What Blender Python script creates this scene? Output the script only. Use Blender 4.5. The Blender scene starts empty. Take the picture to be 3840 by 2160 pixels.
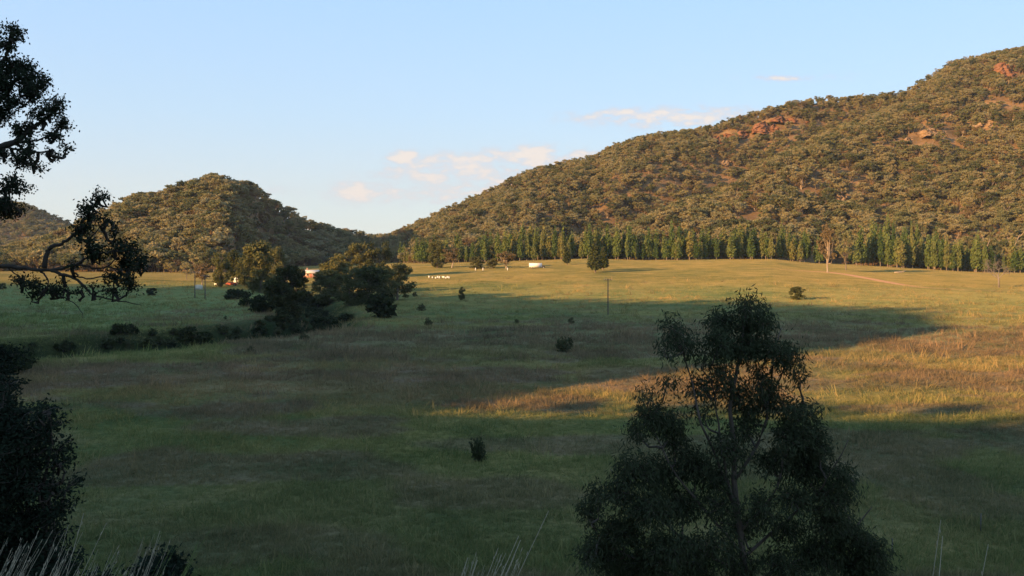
import bpy, math, random
import numpy as np
from mathutils import Vector
random.seed(7); RNG = np.random.default_rng(11)
scene = bpy.context.scene
COL = scene.collection
F = 3611.0; HY = 950.0; CX = 1920.0; CAMZ = 16.0        # focal length, horizon row, centre column in photo pixels

# ------------------------------------------------------------------ noise
def _h(ix, iy, seed):
    n = (ix.astype(np.int64) * 374761393 + iy.astype(np.int64) * 668265263 + seed * 974634777) & 0xffffffff
    n = ((n ^ (n >> 13)) * 1274126177) & 0xffffffff
    return ((n ^ (n >> 16)) & 0xffffff) / float(0xffffff)
def vnoise(x, y, seed=0):
    x = np.asarray(x, float); y = np.asarray(y, float)
    ix = np.floor(x); iy = np.floor(y); fx = x - ix; fy = y - iy
    fx = fx * fx * (3 - 2 * fx); fy = fy * fy * (3 - 2 * fy)
    a = _h(ix, iy, seed); b = _h(ix + 1, iy, seed); c = _h(ix, iy + 1, seed); d = _h(ix + 1, iy + 1, seed)
    return (a * (1 - fx) + b * fx) * (1 - fy) + (c * (1 - fx) + d * fx) * fy
def fbm(x, y, seed=0, o=4):
    r = 0; a = 0.5; t = 0
    for k in range(o):
        r = r + a * vnoise(x * 2 ** k, y * 2 ** k, seed + k * 17); t += a; a *= 0.5
    return r / t
def sstep(t):
    t = np.clip(t, 0, 1); return t * t * (3 - 2 * t)

# ------------------------------------------------------------------ terrain
SU = np.array([0.766, 0.643]); SV = np.array([-0.643, 0.766])   # shadow direction and its left normal
ELEV = 13.0
CREEK = np.array([[-190, 120], [-130, 138], [-79, 150], [-62, 168], [-52, 190], [-43, 214], [-49, 250], [-62, 300], [-84, 360], [-115, 420], [-190, 470]], float)
def creek_dist(x, y, side=False):
    d = np.full(np.shape(x), 1e9); sd_ = np.ones(np.shape(x))
    for a, b in zip(CREEK[:-1], CREEK[1:]):
        ab = b - a; t = np.clip(((x - a[0]) * ab[0] + (y - a[1]) * ab[1]) / (ab @ ab), 0, 1)
        q = np.hypot(x - a[0] - t * ab[0], y - a[1] - t * ab[1]); c = ab[0] * (y - a[1]) - ab[1] * (x - a[0])
        sd_ = np.where(q < d, np.where(c > 0, 1.0, -1.0), sd_); d = np.minimum(d, q)
    return (d, sd_) if side else d
def px_of(x, y): return CX + F * x / np.maximum(y, 1.0)
def zfar(px):
    return np.interp(px, [-2000, 0, 1000, 1300, 1500, 1700, 1950, 2200, 2420, 2700, 2900, 3050, 3200, 3450, 3650, 3900, 6000],
                     [5.2, 5.2, 5.2, 6.5, 9, 10, 11.5, 13, 12, 12.6, 12.8, 10, 8.8, 6.4, 4.6, 4.0, 4.0])
def h_ground(x, y):
    x = np.asarray(x, float); y = np.asarray(y, float)
    s = px_of(x, y)
    r = np.where(y > 0, y, 0)
    z = zfar(s) * sstep((r - 250) / 400.0)
    z = z + (fbm(x / 60, y / 60, 3, 3) - 0.5) * 0.9 * np.clip((y - 40) / 60, 0, 1) * np.clip((640 - y) / 300, 0.15, 1)
    z = z + (fbm(x / 9, y / 9, 5, 3) - 0.5) * 0.32 * np.clip((y - 20) / 40, 0, 1) * np.clip((400 - y) / 200, 0, 1)
    d, sd_ = creek_dist(x, y, True); d = d + (vnoise(x / 7, y / 7, 8) - 0.5) * 3.5
    z = z - 3.2 * (1 - sstep((d - 2.5) / np.where(sd_ > 0, 4.5, 9.0))) + 1.7 * (sd_ > 0) * sstep((d - 2.0) / 6.0) * np.clip((640 - y) / 240, 0, 1)
    u = x * SU[0] + y * SU[1]; v = x * SV[0] + y * SV[1]
    # unseen hill added left of the viewpoint, crest shaped to cast the valley shadow
    ca = np.interp(v, [40, 70, 80, 84, 86.5, 92, 95, 106, 134, 180, 250, 290, 345, 423, 443, 498, 620, 800], [0, 2, 6, 22, 44, 58, 67, 72, 85, 83, 75, 70, 61, 52, 46, 38, 22, 0])
    ca = ca * (0.975 + 0.05 * vnoise(v / 24, v * 0, 9))
    ha = ca * np.exp(-0.5 * ((u + 120) / np.where(u > -120, 44.0, 90.0)) ** 2)
    # knoll that carries the viewpoint; unseen crest shaped to cast the near shadow
    cb = np.interp(v, [-500, -200, -60, 0, 42, 58, 69, 84, 98, 130], [10, 28, 33, 34.2, 32.8, 29.0, 25.6, 21.4, 11, 0])
    cu = np.interp(u, [-260, -130, -50, 0, 15, 30, 45, 58], [0, 0.55, 1.0, 0.46, 0.28, 0.12, 0.02, 0])
    hb = cb * cu
    top = 14.4 - 0.40 * np.maximum(y - 1, 0) + np.maximum(-x - 0.62 * y - 3, 0) * 0.9 + np.maximum(-y, 0) * 0.9
    near = np.exp(-((x / 6) ** 2 + (y / 6) ** 2))
    hb = hb * (1 - near) + 14.4 * near
    hb = np.minimum(hb, np.maximum(top, 0))
    return np.maximum(z, 0 * z - 4) + ha + hb

def ground_at(px, py):
    """where the view ray through photo pixel (px, py) meets the valley floor"""
    ys = np.geomspace(5, 1500, 6000); s = (px - CX) / F; t = (py - HY) / F
    h = h_ground(s * ys, ys); hit = np.nonzero(CAMZ - t * ys <= h)[0]
    i = hit[0] if len(hit) else len(ys) - 1
    return Vector((s * ys[i], ys[i], float(h[i])))

def z_of(yr, R): return CAMZ + (HY - yr) / F * R
class Hill:
    def __init__(s, P, YR, Y0, R, PX, y0x, rx, treeh, seed, rough): s.__dict__.update(P=P, YR=YR, Y0=Y0, R=R, PX=PX, y0x=y0x, rx=rx, th=treeh, seed=seed, rough=rough)
    def h(s, x, y):
        px = px_of(x, y)
        y0 = np.interp(px, s.y0x, s.Y0); R = np.interp(px, s.rx, s.R)
        top = z_of(np.interp(px, s.P, s.YR), R) - s.th
        base = zfar(px) - 2.5
        t = (y - y0) / (R - y0)
        tt = np.clip(t, 0, 1)
        p = 0.45 * tt + 0.55 * tt * tt * (3 - 2 * tt)
        z = base + (top - base) * p
        z = z + (fbm(x / 70, y / 70, s.seed, 4) - 0.5) * s.rough * np.sin(math.pi * tt) ** 0.7
        z = z + (fbm(x / 22, y / 22, s.seed + 5, 3) - 0.5) * s.rough * 0.22 * np.minimum(1, tt * 5)
        z = s.extra(x, y, px, tt, z)
        back = np.clip(t - 1, 0, None)
        z = z - back * (top - base) * 0.55
        return np.where(t < 0, base + t * 80, np.maximum(z, base - 5))
    def extra(s, x, y, px, tt, z): return z
class LeftHill(Hill):
    def extra(s, x, y, px, tt, z):
        z = z + 9 * np.exp(-((px - 790) / 90.0) ** 2) * np.sin(math.pi * tt) - 17 * np.exp(-((px - 985) / 75.0) ** 2) * np.sin(math.pi * tt) ** 0.8
        return z - 5 * np.exp(-((px - 420) / 60.0) ** 2) * np.sin(math.pi * tt)
class RightHill(Hill):
    def extra(s, x, y, px, tt, z):
        # gully running from the high saddle down to the left: its far bank turns away from the sun
        lx = np.interp(tt, [0, 0.35, 0.65, 0.9, 1], [1700, 2250, 2800, 3200, 3400])
        d = (px - lx) / 260.0
        g = np.exp(-d * d) * np.clip((tt - 0.12) / 0.3, 0, 1) * np.clip((1.0 - tt) / 0.12, 0, 1)
        z = z - 27 * g
        d2 = (px - lx - 620) / 300.0
        z = z + 12 * np.exp(-d2 * d2) * np.sin(math.pi * tt)
        # rock bench under the ridge
        b = np.exp(-((px - 2830) / 230) ** 4)
        z = z + b * (7 * sstep((tt - 0.86) / 0.035) - 7 * sstep((tt - 0.90) / 0.1))
        for c_, a_ in ((2050, 6), (2620, 7), (3480, 8), (3900, 8)):
            z = z - a_ * np.exp(-((px - c_ - 260 * tt) / 70.0) ** 2) * np.sin(math.pi * tt)
        return z
HR = RightHill([1300, 1480, 1600, 1750, 1850, 1980, 2100, 2240, 2290, 2400, 2560, 2700, 2760, 3000, 3250, 3400, 3450, 3550, 3650, 3840, 4300, 6500],
               [930, 868, 815, 742, 702, 640, 610, 578, 540, 508, 488, 478, 452, 372, 348, 338, 302, 235, 208, 178, 120, 90],
               [900, 780, 640, 620, 612, 612, 618, 612, 600, 600], [760 + 240, 960, 980, 1040, 1060, 1060],
               None, [1300, 1450, 1580, 1900, 2300, 2900, 3100, 3300, 3800, 6500], [1300, 1500, 2000, 2600, 3500, 6500], 8.0, 21, 16)
HL = LeftHill([-1500, -400, 0, 100, 250, 380, 480, 600, 700, 800, 870, 940, 1000, 1080, 1150, 1250, 1350, 1480, 1600, 1750],
          [955, 950, 925, 905, 852, 788, 738, 712, 674, 654, 654, 674, 714, 774, 820, 850, 872, 880, 905, 960],
          [600, 600, 590, 568, 562, 670, 770, 830, 860, 880], [760, 740, 735, 738, 835, 920, 980, 1000, 1030],
          None, [-1500, -400, 0, 500, 860, 1000, 1150, 1300, 1500, 1800], [-1500, 0, 500, 860, 1000, 1150, 1300, 1500, 1800], 10.5, 41, 12)
HF = Hill([-1500, -400, 0, 80, 130, 200, 260, 400, 600, 900], [700, 720, 752, 757, 775, 806, 832, 900, 960, 1000],
          [1150, 1150], [1550, 1550], None, [-1500, 900], [-1500, 900], 8.0, 61, 26)

# ------------------------------------------------------------------ mesh helpers
def mesh_np(name, V, Q, smooth=False):
    me = bpy.data.meshes.new(name); V = np.asarray(V, np.float32); Q = np.asarray(Q, np.int32); k = Q.shape[1]
    me.vertices.add(len(V)); me.vertices.foreach_set('co', V.ravel())
    me.loops.add(Q.size); me.loops.foreach_set('vertex_index', Q.ravel())
    me.polygons.add(len(Q)); me.polygons.foreach_set('loop_start', np.arange(0, Q.size, k, dtype=np.int32))
    if smooth: me.polygons.foreach_set('use_smooth', np.ones(len(Q), bool))
    me.update(calc_edges=True); return me
def attr(me, name, vals):
    a = me.attributes.new(name, 'FLOAT', 'POINT'); a.data.foreach_set('value', np.asarray(vals, np.float32).ravel())
def link(name, me, mat=None, parent=None):
    o = bpy.data.objects.new(name, me); COL.objects.link(o)
    if mat is not None and me is not None and not me.materials: me.materials.append(mat)
    if parent: o.parent = parent
    return o
def tag(o, label, cat=None, group=None, kind=None):
    if label: o['label'] = label
    if cat: o['category'] = cat
    if group: o['group'] = group
    if kind: o['kind'] = kind
    return o
def empty(name, loc, rz=0.0, sc=(1, 1, 1)):
    o = bpy.data.objects.new(name, None); COL.objects.link(o); o.location = loc; o.rotation_euler = (0, 0, rz); o.scale = sc
    o.empty_display_size = 0.5; return o

class MB:
    """collects quads"""
    def __init__(s): s.V = []; s.Q = []; s.n = 0
    def add(s, V, Q):
        V = np.asarray(V, float); s.V.append(V); s.Q.append(np.asarray(Q, int) + s.n); s.n += len(V)
    def tube(s, pts, rad, n=6):
        pts = np.asarray(pts, float); m = len(pts); rad = np.broadcast_to(rad, (m,))
        V = []
        for i in range(m):
            t = pts[min(i + 1, m - 1)] - pts[max(i - 1, 0)]; t = t / (np.linalg.norm(t) + 1e-9)
            a = np.cross(t, [0.31, 0.17, 0.93] if abs(t[2]) < 0.9 else [1, 0.1, 0]); a /= np.linalg.norm(a); b = np.cross(t, a)
            th = np.arange(n) * 2 * math.pi / n
            V.append(pts[i] + rad[i] * (np.cos(th)[:, None] * a + np.sin(th)[:, None] * b))
        V = np.concatenate(V); Q = []
        for i in range(m - 1):
            for k in range(n):
                Q.append([i * n + k, i * n + (k + 1) % n, (i + 1) * n + (k + 1) % n, (i + 1) * n + k])
        if n % 2 == 0:
            for k in range(1, n // 2):     # end caps as quads
                e = (m - 1) * n
                Q.append([e + k - 1, e + k, e + n - k - 1, e + (n - k) % n]); Q.append([k, k - 1, (n - k) % n, n - k - 1])
        s.add(V, Q)
    def box(s, c, d, rz=0.0):
        c = np.asarray(c, float); d = np.asarray(d, float) / 2
        P = np.array([[x, y, z] for z in (-1, 1) for y in (-1, 1) for x in (-1, 1)], float) * d
        if rz:
            cs, sn = math.cos(rz), math.sin(rz); P = np.stack([P[:, 0] * cs - P[:, 1] * sn, P[:, 0] * sn + P[:, 1] * cs, P[:, 2]], 1)
        s.add(P + c, [[0, 2, 3, 1], [4, 5, 7, 6], [0, 1, 5, 4], [2, 6, 7, 3], [0, 4, 6, 2], [1, 3, 7, 5]])
    def prism(s, prof, y0, y1):
        """profile in xz (4 corners a,b,c,d), extruded in y"""
        V = [[p[0], y0, p[1]] for p in prof] + [[p[0], y1, p[1]] for p in prof]
        s.add(V, [[0, 1, 2, 3], [7, 6, 5, 4], [0, 4, 5, 1], [1, 5, 6, 2], [2, 6, 7, 3], [3, 7, 4, 0]])
    def disc(s, c, r, w, n=14):
        """wheel: axis along y"""
        c = np.asarray(c, float); th = np.arange(n) * 2 * math.pi / n
        ring = np.stack([np.cos(th) * r, 0 * th, np.sin(th) * r], 1)
        V = np.concatenate([c + ring + [0, -w / 2, 0], c + ring + [0, w / 2, 0]]); Q = []
        for k in range(n): Q.append([k, (k + 1) % n, n + (k + 1) % n, n + k])
        for e in (0, n):
            for k in range(1, n // 2): Q.append([e + k - 1, e + k, e + n - k - 1, e + (n - k) % n])
        s.add(V, Q)
    def mesh(s, name, smooth=False): return mesh_np(name, np.concatenate(s.V), np.concatenate(s.Q), smooth)

def rand_unit(n, rng):
    v = rng.normal(size=(n, 3)); return v / np.linalg.norm(v, axis=1)[:, None]
def leaf_cards(C, L, W, A, N):
    """quads centred at C, long axis A (length L), width W, with normals near N"""
    A = A / np.linalg.norm(A, axis=1)[:, None]
    B = np.cross(A, N); B /= (np.linalg.norm(B, axis=1)[:, None] + 1e-9)
    L = np.broadcast_to(L, (len(C),))[:, None] / 2; W = np.broadcast_to(W, (len(C),))[:, None] / 2
    V = np.stack([C - A * L, C + B * W + A * L * 0.1, C + A * L, C - B * W - A * L * 0.1], 1).reshape(-1, 3)
    return V, np.arange(len(V)).reshape(-1, 4)
def clump_leaves(cs, rs, n, size, rng, droop=0.0, flat=0.75, aspect=1.6, shell=0.55):
    """leaf cards spread through ellipsoidal clumps"""
    cs = np.asarray(cs, float); rs = np.asarray(rs, float); w = rs ** 2; idx = rng.choice(len(cs), n, p=w / w.sum())
    d = rand_unit(n, rng); r = (shell + (1 - shell) * rng.random(n)) * (0.82 + 0.36 * rng.random(n))
    r = np.where(rng.random(n) < 0.25, r * rng.random(n), r)
    off = d * r[:, None] * rs[idx][:, None]; off[:, 2] *= flat
    C = cs[idx] + off
    A = rand_unit(n, rng) + np.array([0, 0, -droop]); N = rand_unit(n, rng) * 0.9 + d * 0.9
    s = size * (0.6 + 0.8 * rng.random(n))
    return leaf_cards(C, s * aspect, s, A, N)

# ------------------------------------------------------------------ materials
def newmat(name):
    m = bpy.data.materials.new(name); m.use_nodes = True; nt = m.node_tree; nt.nodes.clear()
    return m, nt
def N(nt, t, **k):
    n = nt.nodes.new(t)
    for a, b in k.items(): setattr(n, a, b)
    return n
def ramp(nt, stops, interp='LINEAR'):
    r = N(nt, 'ShaderNodeValToRGB'); r.color_ramp.interpolation = interp; e = r.color_ramp.elements
    while len(e) < len(stops): e.new(0.5)
    for k, (p, c) in enumerate(stops): e[k].position = p; e[k].color = (*c, 1)
    return r
def out(nt, sh):
    o = N(nt, 'ShaderNodeOutputMaterial'); nt.links.new(sh, o.inputs[0])
def noise(nt, co, scale, detail=4, rough=0.55):
    n = N(nt, 'ShaderNodeTexNoise'); n.inputs['Scale'].default_value = scale; n.inputs['Detail'].default_value = detail
    n.inputs['Roughness'].default_value = rough; nt.links.new(co, n.inputs['Vector']); return n
def mixc(nt, fac, a, b, mode='MIX'):
    m = N(nt, 'ShaderNodeMix', data_type='RGBA', blend_type=mode)
    for sock, v in ((m.inputs[0], fac), (m.inputs[6], a), (m.inputs[7], b)):
        if isinstance(v, (int, float)): sock.default_value = v
        elif isinstance(v, tuple): sock.default_value = (*v, 1)
        else: nt.links.new(v, sock)
    return m.outputs[2]
def math_(nt, op, a, b=None, c=None):
    m = N(nt, 'ShaderNodeMath', operation=op)
    for i, v in enumerate((a, b, c)):
        if v is None: continue
        if isinstance(v, (int, float)): m.inputs[i].default_value = v
        else: nt.links.new(v, m.inputs[i])
    return m.outputs[0]
def foliage(name, cols, scale=0.35, transl=0.3, rand=0.5):
    """leaves: colour from a per-tree random value and light/dark clumps"""
    m, nt = newmat(name)
    oi = N(nt, 'ShaderNodeObjectInfo'); geo = N(nt, 'ShaderNodeNewGeometry'); tc = N(nt, 'ShaderNodeTexCoord')
    n = noise(nt, geo.outputs['Position'], scale, 3)
    isl = geo.outputs['Random Per Island']
    f = math_(nt, 'MULTIPLY', oi.outputs['Random'], rand)
    f2 = math_(nt, 'MULTIPLY_ADD', n.outputs[0], 0.9 - rand * 0.5, f)
    f3 = math_(nt, 'MULTIPLY_ADD', isl, 0.25, math_(nt, 'SUBTRACT', f2, 0.22))
    r = ramp(nt, [(i / (len(cols) - 1), c) for i, c in enumerate(cols)]); nt.links.new(f3, r.inputs[0])
    d = N(nt, 'ShaderNodeBsdfDiffuse'); t = N(nt, 'ShaderNodeBsdfTranslucent'); mx = N(nt, 'ShaderNodeMixShader')
    nt.links.new(r.outputs[0], d.inputs[0]); nt.links.new(r.outputs[0], t.inputs[0]); mx.inputs[0].default_value = transl
    nt.links.new(d.outputs[0], mx.inputs[1]); nt.links.new(t.outputs[0], mx.inputs[2]); out(nt, mx.outputs[0]); return m
def matte(name, c1, c2, scale=3.0, rough=0.85, bump=0.0, metal=0.0):
    m, nt = newmat(name); tc = N(nt, 'ShaderNodeTexCoord'); n = noise(nt, tc.outputs['Object'], scale, 5)
    c = mixc(nt, n.outputs[0], c1, c2); b = N(nt, 'ShaderNodeBsdfPrincipled'); nt.links.new(c, b.inputs['Base Color'])
    b.inputs['Roughness'].default_value = rough; b.inputs['Metallic'].default_value = metal; b.inputs['Specular IOR Level'].default_value = 0.3
    if bump:
        bp = N(nt, 'ShaderNodeBump'); bp.inputs['Strength'].default_value = bump; nt.links.new(n.outputs[0], bp.inputs['Height']); nt.links.new(bp.outputs[0], b.inputs['Normal'])
    out(nt, b.outputs[0]); return m

M = {}
M['gum'] = foliage('gum_leaves', [(0.040, 0.056, 0.030), (0.110, 0.128, 0.062), (0.215, 0.215, 0.100), (0.320, 0.270, 0.135), (0.24, 0.25, 0.155)], 0.045, 0.35, 0.75)
M['gumred'] = foliage('russet_leaves', [(0.10, 0.085, 0.045), (0.17, 0.13, 0.068), (0.22, 0.165, 0.09)], 0.5)
M['cypress'] = foliage('cypress_leaves', [(0.026, 0.050, 0.020), (0.070, 0.115, 0.038), (0.14, 0.175, 0.056), (0.19, 0.175, 0.07)], 0.35, 0.2, 0.75)
M['cypdark'] = foliage('dark_cypress_leaves', [(0.020, 0.033, 0.014), (0.042, 0.058, 0.024), (0.08, 0.085, 0.034)], 0.35, 0.15)
M['weed'] = foliage('weed_leaves', [(0.035, 0.046, 0.024), (0.060, 0.072, 0.034), (0.10, 0.095, 0.05)], 0.9, 0.25)
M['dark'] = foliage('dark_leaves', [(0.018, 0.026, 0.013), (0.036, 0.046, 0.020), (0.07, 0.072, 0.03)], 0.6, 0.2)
M['creek'] = foliage('creek_leaves', [(0.045, 0.056, 0.026), (0.105, 0.115, 0.048), (0.18, 0.165, 0.072)], 0.4, 0.3)
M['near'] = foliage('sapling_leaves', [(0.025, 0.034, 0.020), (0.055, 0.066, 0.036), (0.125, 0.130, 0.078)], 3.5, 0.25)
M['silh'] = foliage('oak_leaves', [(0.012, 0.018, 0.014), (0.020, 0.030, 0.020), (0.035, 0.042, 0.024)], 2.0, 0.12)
M['bark'] = matte('pale_bark', (0.10, 0.08, 0.06), (0.22, 0.18, 0.14), 1.2)
M['barkdark'] = matte('dark_bark', (0.022, 0.018, 0.015), (0.06, 0.048, 0.038), 4, bump=0.4)
M['barkwhite'] = matte('white_bark', (0.24, 0.19, 0.14), (0.40, 0.33, 0.26), 0.8)
M['deadwood'] = matte('grey_deadwood', (0.13, 0.11, 0.095), (0.24, 0.21, 0.18), 2)
M['barksap'] = matte('sapling_bark', (0.06, 0.048, 0.038), (0.12, 0.095, 0.075), 6)

def ground_material():
    m, nt = newmat('valley_grass'); geo = N(nt, 'ShaderNodeNewGeometry'); P = geo.outputs['Position']
    big = noise(nt, P, 0.022, 5, 0.6); mid = noise(nt, P, 0.10, 8, 0.70); fine = noise(nt, P, 1.6, 4, 0.7)
    pa = N(nt, 'ShaderNodeAttribute', attribute_name='straw'); br = N(nt, 'ShaderNodeAttribute', attribute_name='weed'); ck = N(nt, 'ShaderNodeAttribute', attribute_name='lush')
    g = ramp(nt, [(0.25, (0.055, 0.080, 0.030)), (0.5, (0.100, 0.122, 0.045)), (0.72, (0.155, 0.160, 0.060))]); nt.links.new(mid.outputs[0], g.inputs[0])
    st = ramp(nt, [(0.3, (0.185, 0.155, 0.052)), (0.55, (0.260, 0.205, 0.070)), (0.75, (0.34, 0.235, 0.095))]); nt.links.new(mid.outputs[0], st.inputs[0])
    wd = ramp(nt, [(0.3, (0.085, 0.068, 0.052)), (0.6, (0.165, 0.125, 0.095)), (0.8, (0.25, 0.165, 0.11))]); nt.links.new(mid.outputs[0], wd.inputs[0])
    f1 = math_(nt, 'ADD', pa.outputs['Fac'], math_(nt, 'MULTIPLY_ADD', big.outputs[0], 2.6, -1.3))
    f1 = math_(nt, 'ADD', f1, math_(nt, 'MULTIPLY_ADD', mid.outputs[0], 1.3, -0.65))
    cl = N(nt, 'ShaderNodeClamp'); nt.links.new(f1, cl.inputs[0])
    c = mixc(nt, cl.outputs[0], g.outputs[0], st.outputs[0])
    f2 = math_(nt, 'MULTIPLY', br.outputs['Fac'], math_(nt, 'MULTIPLY_ADD', mid.outputs[0], 2.2, -0.35))
    cl2 = N(nt, 'ShaderNodeClamp'); nt.links.new(f2, cl2.inputs[0]); c = mixc(nt, cl2.outputs[0], c, wd.outputs[0])
    pl = N(nt, 'ShaderNodeAttribute', attribute_name='pale')
    c = mixc(nt, math_(nt, 'MULTIPLY', pl.outputs['Fac'], 0.55), c, mixc(nt, mid.outputs[0], (0.14, 0.23, 0.085), (0.25, 0.30, 0.13)))
    c = mixc(nt, ck.outputs['Fac'], c, (0.026, 0.038, 0.017))
    v = math_(nt, 'MULTIPLY_ADD', fine.outputs[0], 1.4, 0.28)
    vv = N(nt, 'ShaderNodeCombineColor'); [nt.links.new(v, vv.inputs[i]) for i in range(3)]
    c = mixc(nt, 1.0, c, vv.outputs[0], 'MULTIPLY')
    tr = N(nt, 'ShaderNodeAttribute', attribute_name='track')
    c = mixc(nt, tr.outputs['Fac'], c, (0.40, 0.235, 0.15))
    d = N(nt, 'ShaderNodeBsdfDiffuse'); nt.links.new(c, d.inputs[0]); d.inputs['Roughness'].default_value = 0.6
    bp = N(nt, 'ShaderNodeBump'); bp.inputs['Strength'].default_value = 0.7; bp.inputs['Distance'].default_value = 0.35
    hh = math_(nt, 'ADD', fine.outputs[0], math_(nt, 'MULTIPLY', mid.outputs[0], 2.0)); nt.links.new(hh, bp.inputs['Height']); nt.links.new(bp.outputs[0], d.inputs['Normal'])
    out(nt, d.outputs[0]); return m
M['ground'] = ground_material()
def hill_material():
    m, nt = newmat('hill_floor'); geo = N(nt, 'ShaderNodeNewGeometry'); P = geo.outputs['Position']
    a = noise(nt, P, 0.06, 6, 0.65); r = ramp(nt, [(0.3, (0.09, 0.068, 0.040)), (0.5, (0.18, 0.12, 0.065)), (0.68, (0.28, 0.18, 0.095)), (0.8, (0.38, 0.25, 0.14))])
    nt.links.new(a.outputs[0], r.inputs[0]); d = N(nt, 'ShaderNodeBsdfDiffuse'); nt.links.new(r.outputs[0], d.inputs[0]); out(nt, d.outputs[0]); return m
M['hill'] = hill_material()
def rock_material(name, c1, c2, c3):
    m, nt = newmat(name); tc = N(nt, 'ShaderNodeNewGeometry'); mp = N(nt, 'ShaderNodeMapping'); mp.inputs['Scale'].default_value = (0.35, 0.35, 1.3)
    nt.links.new(tc.outputs['Position'], mp.inputs[0]); a = noise(nt, mp.outputs[0], 0.5, 6, 0.7); r = ramp(nt, [(0.3, c1), (0.5, c2), (0.7, c3)])
    nt.links.new(a.outputs[0], r.inputs[0]); d = N(nt, 'ShaderNodeBsdfDiffuse'); nt.links.new(r.outputs[0], d.inputs[0])
    bp = N(nt, 'ShaderNodeBump'); bp.inputs['Distance'].default_value = 1.0; nt.links.new(a.outputs[0], bp.inputs['Height']); nt.links.new(bp.outputs[0], d.inputs['Normal'])
    out(nt, d.outputs[0]); return m
M['redrock'] = rock_material('red_sandstone', (0.09, 0.045, 0.027), (0.19, 0.095, 0.056), (0.28, 0.155, 0.095))
M['tanrock'] = rock_material('tan_sandstone', (0.13, 0.09, 0.055), (0.25, 0.175, 0.105), (0.36, 0.26, 0.165))

# ------------------------------------------------------------------ ground sheet
TRACK = [ground_at(*p) for p in [(2700, 1008), (2950, 1011), (3100, 1020), (3180, 1030), (3260, 1045), (3360, 1064), (3450, 1077), (3600, 1086), (3840, 1092), (4200, 1094)]]
def tones(x, y):
    px = px_of(x, y)
    nz = fbm(x / 26, y / 26, 71, 4) - 0.5
    straw = np.interp(y, [40, 95, 110, 150, 175, 235, 300, 360, 450, 620], [0.20, 0.28, 0.45, 0.45, 0.42, 0.36, 0.45, 0.62, 0.75, 0.85])
    straw = straw + np.where(px > 2900, 0.25, 0) * sstep((y - 120) / 60) - 0.22 * sstep((900 - px) / 500) * np.clip((360 - y) / 80, 0, 1)
    straw = straw + 0.25 * nz + 0.25 * sstep((y - 410) / 60) * sstep((1500 - px) / 400)  # extra straw colour at far left paints the sunlit strip brighter
    weed = 0.9 * np.exp(-((y - 178) / 26) ** 2) * sstep((px - 750) / 500) * 1.25 + 0.8 * np.exp(-((y - 124 - nz * 30) / 16) ** 2) * sstep((2200 - px) / 900 + 0.3) + 0.45 * np.exp(-((y - 60 - nz * 20) / 14) ** 2)
    weed = weed + 0.8 * sstep((nz - 0.05) * 7) * np.clip((260 - y) / 60, 0, 1)
    weed = weed + 0.9 * np.exp(-((y - 117) / 5) ** 2) * sstep((px - 1900) / 500)  # narrow dark streak painted in for a tree shadow across the lit wedge
    weed = weed + 0.9 * sstep((fbm(x / 14, y / 9, 33, 3) - 0.52) * 9) * np.clip((300 - y) / 80, 0, 1)
    return np.clip(straw, 0, 1), np.clip(weed, 0, 1) * np.interp(y, [60, 105], [0.55, 0.85]), nz
def build_ground():
    half = math.atan(1920 / F) + 0.02
    th = np.concatenate([np.linspace(-half, half, 520), np.linspace(half, 2 * math.pi - half, 330)[1:-1]])
    th = np.sort(np.mod(th + math.pi, 2 * math.pi) - math.pi)
    r = np.concatenate([[0.4, 0.9, 1.5, 2.2, 3], np.geomspace(4, 40, 40), np.geomspace(41, 720, 520), np.geomspace(735, 9000, 40)])
    T, R = np.meshgrid(th, r); X = R * np.sin(T); Y = R * np.cos(T); Z = h_ground(X, Y)
    n, m_ = T.shape; V = np.stack([X, Y, Z], -1).reshape(-1, 3)
    i, j = np.meshgrid(np.arange(n - 1), np.arange(m_), indexing='ij'); j2 = (j + 1) % m_
    Q = np.stack([i * m_ + j, i * m_ + j2, (i + 1) * m_ + j2, (i + 1) * m_ + j], -1).reshape(-1, 4)
    V = np.vstack([V, [[0, 0, float(h_ground(0.0, 0.0))]]]); c = len(V) - 1
    k = np.arange(0, m_, 2); Q2 = np.stack([np.full(len(k), c), (k + 2) % m_, (k + 1) % m_, k], -1)
    me = mesh_np('ground', V, np.vstack([Q, Q2]), True)
    x, y = V[:, 0], V[:, 1]; px = px_of(x, y); row = HY + F * (CAMZ - V[:, 2]) / np.maximum(y, 1)
    straw, weed, nz = tones(x, y)
    dd, sg = creek_dist(x, y, True); pale = np.clip((y - 120) / 60, 0, 1) * np.clip((420 - y) / 80, 0, 1) * (0.45 + 0.55 * (sg > 0) * sstep((dd - 6) / 8))
    attr(me, 'pale', pale)
    d = creek_dist(x, y + 3 * nz); lush = (1 - sstep((d - 5) / 9)) * (0.9 + 0.4 * nz)
    tr = np.full(len(x), 1e9)
    for a, b in zip(TRACK[:-1], TRACK[1:]):
        a = np.array(a[:2]); b = np.array(b[:2]); ab = b - a; t = np.clip(((x - a[0]) * ab[0] + (y - a[1]) * ab[1]) / (ab @ ab), 0, 1)
        tr = np.minimum(tr, np.hypot(x - a[0] - t * ab[0], y - a[1] - t * ab[1]))
    track = np.clip((3.4 - tr) / 1.5, 0, 1) * np.interp(px, [2650, 2950, 3100, 3350, 3480, 3900], [0, 0.25, 0.9, 0.85, 0.35, 0.2])
    attr(me, 'straw', np.clip(straw, 0, 1)); attr(me, 'weed', np.clip(weed, 0, 1)); attr(me, 'lush', np.clip(lush, 0, 1)); attr(me, 'track', track)
    return tag(link('ground', me, M['ground']), 'grassy valley floor of green and straw patches', kind='structure')
build_ground()
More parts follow.
